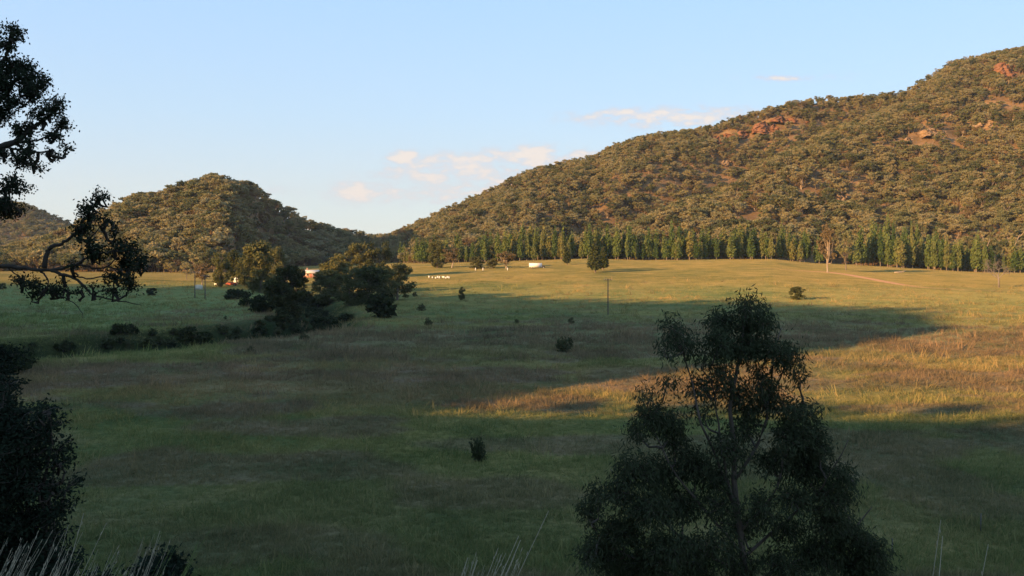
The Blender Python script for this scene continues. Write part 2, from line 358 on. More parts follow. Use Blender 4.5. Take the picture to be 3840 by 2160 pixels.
def build_hill(name, H, s0, s1, y0, y1, ns, ny, label):
    s = np.linspace(s0, s1, ns); y = np.linspace(y0, y1, ny); S, Y = np.meshgrid(s, y); X = S * Y; Z = H.h(X, Y)
    V = np.stack([X, Y, Z], -1).reshape(-1, 3); i, j = np.meshgrid(np.arange(ny - 1), np.arange(ns - 1), indexing='ij')
    Q = np.stack([i * ns + j, i * ns + j + 1, (i + 1) * ns + j + 1, (i + 1) * ns + j], -1).reshape(-1, 4)
    return tag(link(name, mesh_np(name, V, Q, True), M['hill']), label, kind='structure')
build_hill('hill', HR, -0.16, 1.2, 590, 1500, 420, 260, 'long wooded ridge rising to the right')
build_hill('hill', HL, -0.95, -0.05, 545, 1200, 300, 200, 'rounded wooded hill at left of the gap')
build_hill('hill', HF, -0.95, -0.28, 1120, 2200, 120, 120, 'far wooded hill at the left edge')

# ------------------------------------------------------------------ tree prototypes (unit: metres, 10 m tall)
def gum_proto(seed, n=620, clumps=15, spread=3.3, lo=4.2, size=0.42, spikes=False):
    rng = np.random.default_rng(seed); tr = MB(); top = np.array([rng.normal() * 0.5, rng.normal() * 0.5, 6.0])
    base = [np.array([0, 0, -1.0]), np.array([0, 0, 0.0]), np.array([rng.normal() * 0.25, rng.normal() * 0.25, 2.6]), top]
    tr.tube(base, [0.26, 0.22, 0.17, 0.10], 6)
    cs = []; rs = []
    for k in range(clumps):
        a = k * 2.4 + rng.random(); rr = spread * math.sqrt((k + 0.5) / clumps) * (0.75 + 0.4 * rng.random())
        half = (9.6 - lo) / 2; z = (9.6 + lo) / 2 + half * rng.uniform(-0.85, 0.9) * math.sqrt(max(0.08, 1 - (rr / (spread * 1.15)) ** 2))
        c = np.array([math.cos(a) * rr, math.sin(a) * rr, z]); cs.append(c); rs.append(rng.uniform(0.6, 1.25))
        st = base[2] * (1 - 0.6 * rng.random()) + (top - base[2]) * rng.random() * 0.9
        tr.tube([st, (st + c) / 2 + rng.normal(size=3) * 0.25 + [0, 0, -0.3], c], [0.09, 0.06, 0.025], 4)
    V, Q = clump_leaves(cs, rs, n, size, rng, droop=0.4)
    return tr.mesh('gum_trunk', True), mesh_np('gum_crown', V, Q)
def cypress_proto(seed, n=800):
    rng = np.random.default_rng(seed); tr = MB(); tr.tube([[0, 0, -1], [0, 0, 0], [0.05, 0, 5], [0, 0, 9.4]], [0.17, 0.15, 0.09, 0.02], 6)
    cs = []; rs = []
    k = rng.integers(3, 6)
    for j in range(k):
        a = j * 2 * math.pi / k + rng.random(); off = np.array([math.cos(a), math.sin(a), 0]) * rng.uniform(0.35, 0.7) * (j > 0)
        top = 10 - (rng.uniform(0.5, 2.8) if j else 0)
        for z in np.arange(1.2 + rng.random() * 0.8, top, 0.55):
            f = (z - 0.8) / (top - 0.8); r = 1.0 * (1 - f) ** 0.55 * min(1, 0.5 + f * 2.2) + 0.08
            cs.append(off * (1 - f * 0.5) + [rng.normal() * 0.1, rng.normal() * 0.1, z]); rs.append(r * rng.uniform(0.75, 1.15))
    V, Q = clump_leaves(cs, rs, n, 0.30, rng, droop=-1.2, flat=1.0, aspect=2.2, shell=0.7)
    return tr.mesh('cypress_trunk', True), mesh_np('cypress_crown', V, Q)
def oval_proto(seed, n=1100, size=0.32, low=0.6):
    """dense creek tree whose crown reaches nearly to the ground"""
    rng = np.random.default_rng(seed); tr = MB(); tr.tube([[0, 0, -1], [0, 0, 0], [0.2, 0.1, 4], [0, 0.1, 8]], [0.3, 0.26, 0.16, 0.05], 6)
    cs = []; rs = []
    for k in range(42):
        z = rng.uniform(low + 0.6, 9.0); e = math.sqrt(max(0.05, 1 - ((z - 4.6) / 5.4) ** 2)); e = max(e, 0.88) if z < 4.6 and low < 0.3 else e; a = rng.random() * 6.28; rr = e * 3.0 * math.sqrt(rng.random()) * 1.05
        c = np.array([math.cos(a) * rr, math.sin(a) * rr, z]); cs.append(c); rs.append(rng.uniform(0.7, 1.35))
        if k % 3 == 0: tr.tube([[0.1, 0.05, max(0.6, z - 2.5)], c * [0.5, 0.5, 1] - [0, 0, 0.8], c], [0.09, 0.06, 0.02], 4)
    V, Q = clump_leaves(cs, rs, n, size, rng, droop=0.3, flat=0.9)
    return tr.mesh('creek_trunk', True), mesh_np('creek_crown', V, Q)
def bush_proto(seed, n=500):
    """low round shrub, 10 units tall and wide"""
    rng = np.random.default_rng(seed); tr = MB(); cs = []; rs = []
    for k in range(20):
        a = rng.random() * 6.28; rr = 3.8 * math.sqrt(rng.random()); z = 1.0 + (1 - (rr / 4.4) ** 2) * 7.0 * rng.uniform(0.0, 1)
        c = np.array([math.cos(a) * rr, math.sin(a) * rr, z]); cs.append(c); rs.append(rng.uniform(1.3, 2.2))
        tr.tube([[rng.normal() * 0.3, rng.normal() * 0.3, -1], c * [0.5, 0.5, 0.45], c], [0.25, 0.16, 0.05], 4)
    V, Q = clump_leaves(cs, rs, n, 0.8, rng, droop=0.0, flat=0.9)
    return tr.mesh('shrub_stem', True), mesh_np('shrub_foliage', V, Q)
def branchy(seed, depth=4, h=10.0, spread=0.75, r0=0.22, upright=0.35, kids=3, keep=1.0):
    """bare forking tree"""
    rng = np.random.default_rng(seed); tr = MB()
    def grow(p, d, L, r, k):
        q = p + d * L * 0.5 + rng.normal(size=3) * L * 0.05; e = q + (d + rng.normal(size=3) * 0.12) * L * 0.5
        tr.tube([p, q, e], [r, r * 0.8, r * 0.6], 4 if k < depth else 6)
        if k == 0: return
        for j in range(kids + (rng.random() < 0.4)):
            nd = d + rand_unit(1, rng)[0] * spread + np.array([0, 0, upright * 0.4]); nd /= np.linalg.norm(nd)
            grow(q + (e - q) * rng.uniform(0.2, 1), nd, L * rng.uniform(0.55, 0.8), r * 0.52, k - 1)
    tr.tube([[0, 0, -1], [0, 0, 0.05]], [r0 * 1.2, r0 * 1.05], 6)
    grow(np.array([0, 0, 0.0]), np.array([0.03, 0, 1.0]), h * 0.38, r0, depth)
    return tr.mesh('bare_branches', True)

def norm_pair(t, c):
    co = np.empty(len(c.vertices) * 3, np.float32); c.vertices.foreach_get('co', co); co = co.reshape(-1, 3)
    zt = np.percentile(co[:, 2], 99.7); wx = (np.percentile(co[:, 0], 98.5) - np.percentile(co[:, 0], 1.5) + np.percentile(co[:, 1], 98.5) - np.percentile(co[:, 1], 1.5)) / 2
    k = np.array([10 / wx, 10 / wx, 10 / zt], np.float32)
    for me in (t, c):
        co = np.empty(len(me.vertices) * 3, np.float32); me.vertices.foreach_get('co', co); co = (co.reshape(-1, 3) * k).astype(np.float32); me.vertices.foreach_set('co', co.ravel()); me.update()
    return t, c
def setmat(me, m):
    me.materials.clear(); me.materials.append(m); return me
P = {'gum': [], 'gumred': [], 'cypress': [], 'creek': [], 'dark': [], 'bush': [], 'cypdark': [], 'weed': []}
for s in range(7):
    t, c = norm_pair(*gum_proto(100 + s, lo=2.0 + (s % 3) * 0.7, spread=2.7 + 0.3 * (s % 4), clumps=20 + 2 * s, n=1000, size=0.42)); P['gum'].append((setmat(t, M['bark']), setmat(c, M['gum'])))
for s in range(2):
    t, c = norm_pair(*gum_proto(200 + s, lo=1.8, spread=2.4, n=1500, clumps=26, size=0.34)); P['gumred'].append((setmat(t, M['barkwhite']), setmat(c, M['gumred'])))
for s in range(5):
    t, c = norm_pair(*cypress_proto(300 + s)); P['cypress'].append((setmat(t, M['bark']), setmat(c, M['cypress'])))
for s in range(2):
    t, c = norm_pair(*cypress_proto(350 + s, n=1800)); P['cypdark'].append((setmat(t, M['bark']), setmat(c, M['cypdark'])))
for s in range(4):
    t, c = norm_pair(*bush_proto(550 + s, n=420)); P['weed'].append((setmat(t, M['barkdark']), setmat(c, M['weed'])))
for s in range(4):
    t, c = norm_pair(*oval_proto(400 + s, n=5200, size=0.30, low=0.2)); P['creek'].append((setmat(t, M['bark']), setmat(c, M['creek'])))
for s in range(2):
    t, c = norm_pair(*oval_proto(450 + s, n=6500, size=0.30, low=0.0)); P['dark'].append((setmat(t, M['barkdark']), setmat(c, M['dark'])))
for s in range(4):
    t, c = norm_pair(*bush_proto(500 + s, n=900)); P['bush'].append((setmat(t, M['barkdark']), setmat(c, M['dark'])))

def put_tree(name, kind, k, loc, h, w, label, cat, group=None, parts=('trunk', 'crown'), rz=None):
    t, c = P[kind][k % len(P[kind])]
    e = empty(name, loc, random.random() * 6.28 if rz is None else rz, (w / 10, w / 10, h / 10)); tag(e, label, cat, group)
    link(parts[0], t, parent=e); link(parts[1], c, parent=e); return e
def px_tree(name, kind, k, px, base, top, wpx, label, cat='tree', group=None, parts=('trunk', 'crown'), sink=0.0, **kw):
    g = ground_at(px, base); y = g.y; g.z -= sink
    return put_tree(name, kind, k, g, (base - top) / F * y, wpx / F * y, label, cat, group, parts, **kw)

# ------------------------------------------------------------------ scatter stuff object (instances through geometry nodes)
def scatter(name, pts, rots, scl, idx, protos, label):
    me = bpy.data.meshes.new(name); pts = np.asarray(pts, np.float32); me.vertices.add(len(pts)); me.vertices.foreach_set('co', pts.ravel())
    for nm, v in (('rot', rots), ('scl', scl)):
        a = me.attributes.new(nm, 'FLOAT_VECTOR', 'POINT'); a.data.foreach_set('vector', np.asarray(v, np.float32).ravel())
    a = me.attributes.new('pick', 'INT', 'POINT'); a.data.foreach_set('value', np.asarray(idx, np.int32))
    o = bpy.data.objects.new(name, me); COL.objects.link(o); tag(o, label, kind='stuff')
    ng = bpy.data.node_groups.new(name, 'GeometryNodeTree'); ng.interface.new_socket('Geometry', in_out='INPUT', socket_type='NodeSocketGeometry'); ng.interface.new_socket('Geometry', in_out='OUTPUT', socket_type='NodeSocketGeometry')
    gi = ng.nodes.new('NodeGroupInput'); go = ng.nodes.new('NodeGroupOutput'); ins = ng.nodes.new('GeometryNodeInstanceOnPoints'); jn = ng.nodes.new('GeometryNodeJoinGeometry')
    for mats_mesh in reversed(protos):
        po = bpy.data.objects.new(name + '_source', mats_mesh); oi = ng.nodes.new('GeometryNodeObjectInfo'); oi.inputs['Object'].default_value = po; oi.inputs['As Instance'].default_value = True
        ng.links.new(oi.outputs['Geometry'], jn.inputs[0])
    ng.links.new(gi.outputs[0], ins.inputs['Points']); ng.links.new(jn.outputs[0], ins.inputs['Instance']); ins.inputs['Pick Instance'].default_value = True
    for nm, dt, sock in (('rot', 'FLOAT_VECTOR', 'Rotation'), ('scl', 'FLOAT_VECTOR', 'Scale'), ('pick', 'INT', 'Instance Index')):
        na = ng.nodes.new('GeometryNodeInputNamedAttribute'); na.data_type = dt; na.inputs['Name'].default_value = nm
        ng.links.new(na.outputs['Attribute'], ins.inputs[sock])
    ng.links.new(ins.outputs[0], go.inputs[0]); md = o.modifiers.new('scatter', 'NODES'); md.node_group = ng; return o
def joined(t, c):
    """one mesh with trunk and crown for the distant trees"""
    def arr(me):
        v = np.empty(len(me.vertices) * 3, np.float32); me.vertices.foreach_get('co', v); q = np.empty(len(me.loops), np.int32); me.loops.foreach_get('vertex_index', q); return v.reshape(-1, 3), q.reshape(-1, 4)
    v1, q1 = arr(t); v2, q2 = arr(c); me = mesh_np('far_tree', np.vstack([v1, v2]), np.vstack([q1, q2 + len(v1)]))
    me.materials.append(t.materials[0]); me.materials.append(c.materials[0])
    me.polygons.foreach_set('material_index', np.concatenate([np.zeros(len(q1), np.int32), np.ones(len(q2), np.int32)])); return me

# ------------------------------------------------------------------ rocks: (px, py, width px, height px, hill, material, label)
ROCKS = [(2705, 520, 70, 36, HR, 'redrock', 'red rock buttress at the left end of the ridge cliff'),
         (2790, 503, 130, 30, HR, 'redrock', 'dull red cliff below the ridge line between two redder outcrops'),
         (2885, 480, 110, 38, HR, 'redrock', 'brightest orange cliff face under the ridge of the right hill'),
         (2960, 450, 130, 20, HR, 'redrock', 'thin red ledge climbing to the right along the ridge'),
         (3520, 490, 120, 46, HR, 'tanrock', 'pale tan rock slab high on the right hill'),
         (3420, 525, 60, 24, HR, 'tanrock', 'low tan ledge left of the pale rock slab'),
         (3700, 468, 70, 34, HR, 'tanrock', 'tan outcrop right of the pale rock slab'),
         (3800, 262, 100, 60, HR, 'redrock', 'red cliff at the right edge below the skyline'),
         (3165, 745, 60, 44, HR, 'tanrock', 'orange tan rock face low on the right hill'),
         (2725, 612, 50, 18, HR, 'tanrock', 'small tan ledge in mid slope under the red cliffs'),
         (535, 835, 60, 30, HL, 'tanrock', 'pale rock ledge on the sunny flank of the left hill'),
         (600, 872, 50, 26, HL, 'tanrock', 'orange rocks lower down the left hill flank')]
def hill_at(H, px, py):
    y = np.linspace(540, 2000, 8000); s = (px - CX) / F; h = H.h(s * y, y); z = CAMZ + (HY - py) / F * y; hit = np.nonzero(h >= z)[0]
    i = hit[0] if len(hit) else int(np.argmax((h - CAMZ) / y)); return np.array([s * y[i], y[i], h[i]])
rock_pts = []
for k, (px, py, w, hh, H, mt, lab) in enumerate(ROCKS):
    p = hill_at(H, px, py + hh * 0.4); W = w / F * p[1]; Hh = hh / F * p[1] * 0.95; rock_pts.append((p, W))
    nu, nv = 46, 22; rng = np.random.default_rng(900 + k)
    u, v = np.meshgrid(np.linspace(0, 1, nu), np.linspace(0, 1, nv)); x = (u - 0.5) * W * (1.25 - 0.12 * v)
    edge = np.sin(math.pi * np.clip(u, 0.02, 0.98)) ** 0.28
    z = (v * 1.3 - 0.3) * Hh * edge * (0.45 + 0.75 * vnoise(u * 7, v * 0, k + 3))
    lay = np.floor(v * 6 + vnoise(u * 3, v, k)) / 6
    dep = (lay * 0.75 - 0.1) * Hh + (fbm(u * W / 2.2, v * Hh / 1.2, 31 + k, 5) - 0.5) * 6.5 - (fbm(u * W / 7, v * 0, 77 + k, 2) - 0.5) * 7 - edge * 3.0
    a = 0.35 if px > 1500 else -0.3
    X = p[0] + x * math.cos(a) + dep * math.sin(a) * -1; Y = p[1] + dep * math.cos(a) + x * math.sin(a); Z = p[2] + z
    front = np.stack([X, Y, Z], -1).reshape(-1, 3); bk = np.stack([X, Y + Hh * 0.9 + 6, Z - 1.5], -1).reshape(-1, 3); n1 = len(front)
    i, j = np.meshgrid(np.arange(nv - 1), np.arange(nu - 1), indexing='ij'); Q = np.stack([i * nu + j, i * nu + j + 1, (i + 1) * nu + j + 1, (i + 1) * nu + j], -1).reshape(-1, 4)
    Qs = [Q, (Q + n1)[:, ::-1]]
    t = np.arange(nu - 1) + (nv - 1) * nu; Qs.append(np.stack([t, t + 1, t + 1 + n1, t + n1], 1))
    for c0 in (0, nu - 1):
        l = np.arange(nv - 1) * nu + c0; Qs.append(np.stack([l, l + nu, l + nu + n1, l + n1], 1))
    V = np.vstack([front, bk]) - p; o = link('rock_outcrop', mesh_np('rock_outcrop', V, np.vstack(Qs)), M[mt]); o.location = p
    tag(o, lab, 'rock', 'sandstone outcrops on the hills')

# ------------------------------------------------------------------ woods
def wood_points(H, s0, s1, ya, yb, cell, hmin, hmax, seed, back=1.12):
    rng = np.random.default_rng(seed); X = []; 
    xs = np.arange(s0 * yb, s1 * yb, cell); ys = np.arange(ya, yb, cell); XX, YY = np.meshgrid(xs, ys)
    XX = XX + rng.uniform(-0.62, 0.62, XX.shape) * cell; YY = YY + rng.uniform(-0.62, 0.62, YY.shape) * cell
    x = XX.ravel(); y = YY.ravel(); s = x / y; px = px_of(x, y); y0 = np.interp(px, H.y0x, H.Y0); R = np.interp(px, H.rx, H.R); t = (y - y0) / (R - y0)
    keep = (s > s0) & (s < s1) & (t > -0.01) & (t < back)
    dens = fbm(x / 28, y / 28, seed + 3, 3); keep &= rng.random(len(x)) < np.clip(0.35 + (dens - 0.33) * 3.2, 0.45, 1)
    for p, W in rock_pts:
        dy = y - p[1]; keep &= ~((np.abs(x - p[0] + dy * 0.1) < W * 0.52) & (dy < 3) & (dy > -11))
    x, y, t = x[keep], y[keep], t[keep]; z = H.h(x, y); h = rng.uniform(hmin, hmax, len(x)) * (1.0 - 0.22 * np.clip(t, 0, 1))
    return np.stack([x, y, z, h, t], 1)
WR = wood_points(HR, -0.14, 0.62, 600, 1160, 5.1, 5.0, 12.5, 1)
WR = WR[WR[:, 4] > np.where(px_of(WR[:, 0], WR[:, 1]) > 1560, 0.03, 0)]
WL = wood_points(HL, -0.60, -0.09, 550, 1000, 5.8, 7.0, 16, 2)
WF = wood_points(HF, -0.60, -0.30, 1150, 1640, 8.0, 8, 13, 3)
def behind_wood():
    """unseen trees added on the two crests so that ragged shadows fringe the valley floor"""
    rng = np.random.default_rng(5); r = []
    for v in np.arange(112, 620, 5.0):
        for q in range(4):
            u = -120 + rng.normal() * 14; vv = v + rng.uniform(-3, 3); r.append((u, vv, rng.uniform(3, 6)))
    for v in np.arange(-150, 96, 4.5):
        for q in range(3):
            u = -52 + rng.normal() * 7; vv = v + rng.uniform(-3, 3); r.append((u, vv, rng.uniform(2.2, 4.0)))
    r = np.array(r); x = r[:, 0] * SU[0] + r[:, 1] * SV[0]; y = r[:, 0] * SU[1] + r[:, 1] * SV[1]
    ok = (y < 8) | (x < -0.66 * y); r, x, y = r[ok], x[ok], y[ok]
    return np.stack([x, y, h_ground(x, y), r[:, 2], 0 * x], 1)
WB = behind_wood()  # out of view, added to roughen the shadow edges
# the largest in the photo become individual trees
allw = np.vstack([np.c_[WR, np.zeros(len(WR))], np.c_[WL, np.ones(len(WL))], np.c_[WF, 2 * np.ones(len(WF))], np.c_[WB, 3 * np.ones(len(WB))]])
pxs = px_of(allw[:, 0], allw[:, 1]); size = allw[:, 3] / np.maximum(allw[:, 1], 1)
vis = (pxs > 10) & (pxs < 3830) & (allw[:, 5] < 2) & (allw[:, 1] > 0)
vis &= ~((allw[:, 5] == 0) & (pxs > 1580) & (allw[:, 4] < 0.10))
front = np.where(vis, size * (1.15 - 0.5 * allw[:, 4]), 0)
order = np.argsort(-front); pick = order[:255]; rest = np.setdiff1d(np.arange(len(allw)), pick)
def where_right(px):
    return ('beside the gap' if px < 1600 else 'above the cypresses left of the truck' if px < 1980 else 'above the cypresses near the white truck' if px < 2240
            else 'above the middle of the cypress row' if px < 2750 else 'above the cypress row near the dirt track' if px < 3200 else 'above the tall cypress clump' if px < 3560 else 'near the white limbed gums')
def where_left(px):
    return ('behind the overhanging branch' if px < 420 else 'below the pale rock ledge' if px < 640 else 'directly behind the grazing strip' if px < 800 else 'behind the caravan and cars'
            if px < 960 else 'behind the cottage' if px < 1230 else 'in the gap')
for n_, i in enumerate(pick):
    x, y, z, h, t, w = allw[i]; px = px_of(x, y)
    if w == 0: lab = f"{'tall' if h > 10.5 else 'rounded'} olive gum on the right hill {where_right(px)}"; gr = 'gum trees along the foot of the right hill'
    else: lab = f"{'tall' if h > 13 else 'rounded'} olive gum at the foot of the left hill {where_left(px)}"; gr = 'gum trees along the foot of the left hill'
    put_tree('gum_tree', 'gum', int(i), (x, y, z), h, h * random.uniform(0.72, 0.95), lab, 'tree', gr)
A = allw[rest]; rng = np.random.default_rng(77); n = len(A); wd = A[:, 3] * rng.uniform(0.72, 1.0, n) / 10
scatter('woodland', A[:, :3], np.stack([rng.normal(0, 0.05, n), rng.normal(0, 0.05, n), rng.random(n) * 6.28], 1), np.stack([wd, wd, A[:, 3] / 10], 1),
        np.where(rng.random(n) < 0.92, rng.integers(0, 7, n), np.where(rng.random(n) < 0.6, 7, 8)), [joined(t, c) for t, c in P['gum'] + P['gumred'][:1]] + [setmat(branchy(71, depth=3, spread=0.75, kids=2, r0=0.24), M['barkwhite'])], 'olive and brown eucalypt forest covering the hills')
print('WOOD', len(WR), len(WL), len(WF), len(WB))

# ------------------------------------------------------------------ cypress row along the foot of the right hill
def cyp_label(px, big):
    w = ('beside the gap' if px < 1640 else 'behind the scrubby trees left of the white truck' if px < 1920 else 'behind the white truck' if px < 2120 else 'behind the lone dark cypress'
         if px < 2360 else 'just right of the lone dark cypress' if px < 2560 else 'in the middle of the row' if px < 2800 else 'left of the bare trunked gum' if px < 3090 else 'beside the bare trunked gum'
         if px < 3230 else 'in the tall clump above the dirt track' if px < 3500 else 'near the grey dead tree')
    return f"{'tall' if big else 'slim'} green columnar cypress {w}"
px = 1500.0; k = 0
while px < 3860:
    for row in range(3 if 3230 < px < 3500 else 2):
        q = px + random.uniform(-11, 11) + row * 10
        if fbm(q / 70.0, row * 3.3, 91, 2) < 0.30: continue
        dens = 1.0 if (1880 < q < 3080 or q > 3190) else 0.75
        if 3095 < q < 3185 or random.random() > dens: continue
        y0 = float(np.interp(q, HR.y0x, HR.Y0)); y = y0 - 4 + min(row, 1) * random.uniform(6, 24) + (row == 2) * random.uniform(22, 34) + random.uniform(-7, 5)
        if q < 1600: y = y0 + random.uniform(-5, 8)
        x = (q - CX) / F * y; z = float(max(h_ground(x, y), HR.h(np.array(x), np.array(y)))) 
        h = 1.15 * random.choice([random.uniform(9.5, 14), random.uniform(13, 17.5), random.uniform(15, 19.5)]) * (1.15 if 3220 < q < 3480 else 1) * (0.8 if q < 1800 else 1) * (1.1 if row else 0.95)
        w = min(h, 15) * random.uniform(0.20, 0.36)
        put_tree('cypress_pine', 'cypress', k, (x, y, z), h, w, cyp_label(q, h > 15.5), 'tree', 'cypress pines along the foot of the right hill'); k += 1
    px += random.uniform(8, 23)
print('CYP', k)

# ------------------------------------------------------------------ trees standing in the valley
T = px_tree
T('cypress_pine', 'cypdark', 0, 2232, 1022, 912, 44, 'lone dark cypress with two tops standing on the sunlit field')
T('cypress_pine', 'cypdark', 1, 2262, 1014, 930, 32, 'shorter cypress leaning on the right side of the lone dark cypress')
T('cypress_pine', 'cypdark', 1, 2127, 994, 925, 26, 'small solitary cypress just right of the white truck')
T('gum_tree', 'creek', 0, 1640, 1005, 905, 66, 'tall scrubby tree at the left end of the field edge behind white boxes')
T('gum_tree', 'gumred', 1, 1694, 1005, 930, 52, 'brownish scrubby tree second from the left behind the white boxes')
T('gum_tree', 'creek', 1, 1790, 1008, 962, 52, 'low grey green tree in the clump left of the white truck')
T('gum_tree', 'creek', 2, 1846, 1007, 968, 40, 'smallest middle tree in the clump left of the white truck')
T('gum_tree', 'gumred', 0, 1898, 1007, 942, 62, 'brown tree at the right end of the clump beside the white truck')
T('gum_tree', 'creek', 3, 1732, 1126, 1076, 22, 'spindly small tree alone where the sunlit field meets the shade')
T('gum_tree', 'creek', 0, 2990, 1124, 1075, 52, 'small round tree alone on the sunlit field right of centre')
T('gum_tree', 'dark', 0, 568, 1108, 1080, 34, 'small dark round tree on the shaded left meadow')
T('gum_tree', 'gumred', 0, 3103, 1021, 842, 62, 'tall russet gum with a long bare pale trunk beside the dirt track')
T('gum_tree', 'gum', 2, 3172, 1014, 865, 66, 'broad olive gum just right of the bare trunked russet gum')
CG = 'trees along the creek'
T('gum_tree', 'creek', 0, 978, 1098, 906, 118, 'tallest sunlit gum above the creek left of the dark tree', group=CG)
T('gum_tree', 'creek', 1, 1030, 1092, 925, 70, 'narrow sunlit gum pressed against the tallest creek gum', group=CG)
T('gum_tree', 'creek', 2, 888, 1062, 938, 66, 'sunlit tree rising behind the white caravan', group=CG)
T('gum_tree', 'creek', 3, 826, 1076, 950, 62, 'yellow green tree standing over the small white trailer', group=CG)
T('gum_tree', 'gumred', 1, 757, 1072, 988, 50, 'russet tree behind the cream water tank', group=CG)
T('gum_tree', 'gum', 3, 700, 1048, 985, 44, 'small olive tree at the left of the farm trees', group=CG)
T('gum_tree', 'dark', 0, 1078, 1190, 1000, 122, 'big blackish tree on the near creek bank', group=CG)
T('gum_tree', 'dark', 1, 1112, 1120, 1012, 70, 'dark tree tucked behind the right side of the blackish tree', group=CG)
T('gum_tree', 'creek', 2, 1252, 1112, 955, 98, 'tall pale green gum left in the right hand creek clump', group=CG)
T('gum_tree', 'creek', 1, 1348, 1050, 912, 86, 'left one of two sunlit gums behind the creek clump', group=CG)
T('gum_tree', 'creek', 3, 1420, 1046, 908, 86, 'right one of two sunlit gums behind the creek clump', group=CG)
T('gum_tree', 'creek', 0, 1235, 1142, 1012, 112, 'bushy tree at the left front of the creek clump', group=CG)
T('gum_tree', 'creek', 3, 1312, 1146, 1006, 104, 'olive bushy tree second along the front of the creek clump', group=CG)
T('gum_tree', 'creek', 1, 1385, 1148, 998, 118, 'wide bushy tree in the middle of the creek clump', group=CG)
T('gum_tree', 'creek', 2, 1490, 1126, 990, 112, 'rounded dark olive tree at the right end of the creek clump', group=CG)
T('gum_tree', 'creek', 1, 1440, 1138, 1005, 92, 'olive tree between the wide bushy tree and the right end of the creek clump', group=CG)
T('gum_tree', 'creek', 0, 1290, 1085, 985, 84, 'half hidden olive tree in the middle back of the creek clump', group=CG)
T('gum_tree', 'creek', 3, 930, 1080, 955, 70, 'sunlit olive tree between caravan and the tallest creek gum', group=CG)
T('gum_tree', 'creek', 2, 1025, 1130, 1035, 76, 'low green tree wedged left of the blackish tree', group=CG)
T('shrub', 'bush', 0, 1430, 1190, 1100, 112, 'dark round bush on a short stem in front of the creek clump', 'bush', parts=('stem', 'foliage'))
SG = 'shrubs on the valley floor'
for i, (px_, b, t_, w, lab) in enumerate([
        (885, 1122, 1084, 68, 'dark green bush at the left end of the bank below the farm'), (935, 1150, 1092, 84, 'dark bush second along the bank below the tall gum'),
        (1000, 1172, 1098, 92, 'large dark bush touching the left side of the blackish tree'), (1150, 1140, 1092, 74, 'brown green bush under the gap between creek trees'),
        (1190, 1156, 1110, 56, 'dark bush at the left foot of the creek clump'), (1555, 1112, 1094, 16, 'tiny bush right of the creek clump'),
        (1582, 1166, 1138, 30, 'small black bush on the shaded field right of the creek clump'), (1606, 1222, 1190, 26, 'small weedy shrub below the small black bush'),
        (2115, 1320, 1262, 58, 'dusky shrub in the shaded field left of the sapling'), (2142, 1214, 1190, 20, 'small shrub beyond the dusky shrub'),
        (1938, 1214, 1196, 18, 'faint shrub left of the power pole base'), (710, 1284, 1226, 86, 'large dark bush on the creek bank in the left field'),
        (770, 1278, 1244, 60, 'low bush joined to the right of the large creek bank bush'), (548, 1304, 1268, 66, 'low round brown bush on the creek bank'), (484, 1318, 1272, 32, 'upright bush left of the low round brown bush'),
        (240, 1322, 1278, 36, 'small conical bush on the far creek bank at left'), (1066, 1238, 1212, 22, 'tiny bush near the bend of the creek'), (845, 1198, 1184, 12, 'tiny dot of a bush on the shaded left meadow'),
        (940, 1322, 1296, 34, 'thin weedy shrub in the brown grass below the creek'), (1140, 1275, 1250, 34, 'straggly shrub right of the creek bend'), (1792, 1730, 1640, 56, 'solitary tall weed bush in the dark foreground grass'),
        (30, 1400, 1296, 150, 'big dark bush at the left edge by the creek'), (95, 1372, 1316, 80, 'dark bush trailing right from the left edge'), (1300, 1200, 1176, 66, 'dark low bush in the creek bed right of the blackish tree'), (1210, 1222, 1190, 90, 'dark thicket down in the creek bed'),
        (8, 1084, 1060, 24, 'small dark bush where the sunlit strip meets the left edge'), (1060, 1205, 1180, 70, 'dark bush at the foot of the blackish tree'),
        (640, 1292, 1268, 46, 'low dark bush between the two larger creek bushes'), (2730, 1215, 1194, 20, 'little shrub in the far shade beside the sapling crown'), (880, 1268, 1250, 40, 'low scrub on the creek bank right of the large bush')]):
    T('shrub', 'weed' if w < 40 or px_ in (2115, 1792, 640, 880) else 'bush', i, px_, b, t_, w, lab, 'bush', SG, ('stem', 'foliage'))

rng = np.random.default_rng(44); cp = []
for a, b in zip(CREEK[1:-2], CREEK[2:-1]):
    ab = b - a; L = np.linalg.norm(ab); nrm = np.array([-ab[1], ab[0]]) / L
    for k in range(int(L * 2.2)):
        q = a + ab * rng.random() + nrm * rng.uniform(-3.5, 7.5); cp.append(q)
cp = np.array(cp); cp = cp[(vnoise(cp[:, 0] / 9, cp[:, 1] / 9, 6) > 0.30)]; n = len(cp); sc = rng.uniform(0.06, 0.20, n)
scatter('creek_scrub', np.stack([cp[:, 0], cp[:, 1], h_ground(cp[:, 0], cp[:, 1]) - 0.1], 1), np.stack([0 * sc, 0 * sc, rng.random(n) * 6.28], 1), np.stack([sc * 1.3, sc * 1.3, sc * 0.9], 1),
        rng.integers(0, 8, n), [joined(t, c) for t, c in P['bush'] + P['weed']], 'low dark scrub and reeds lining the creek gully')
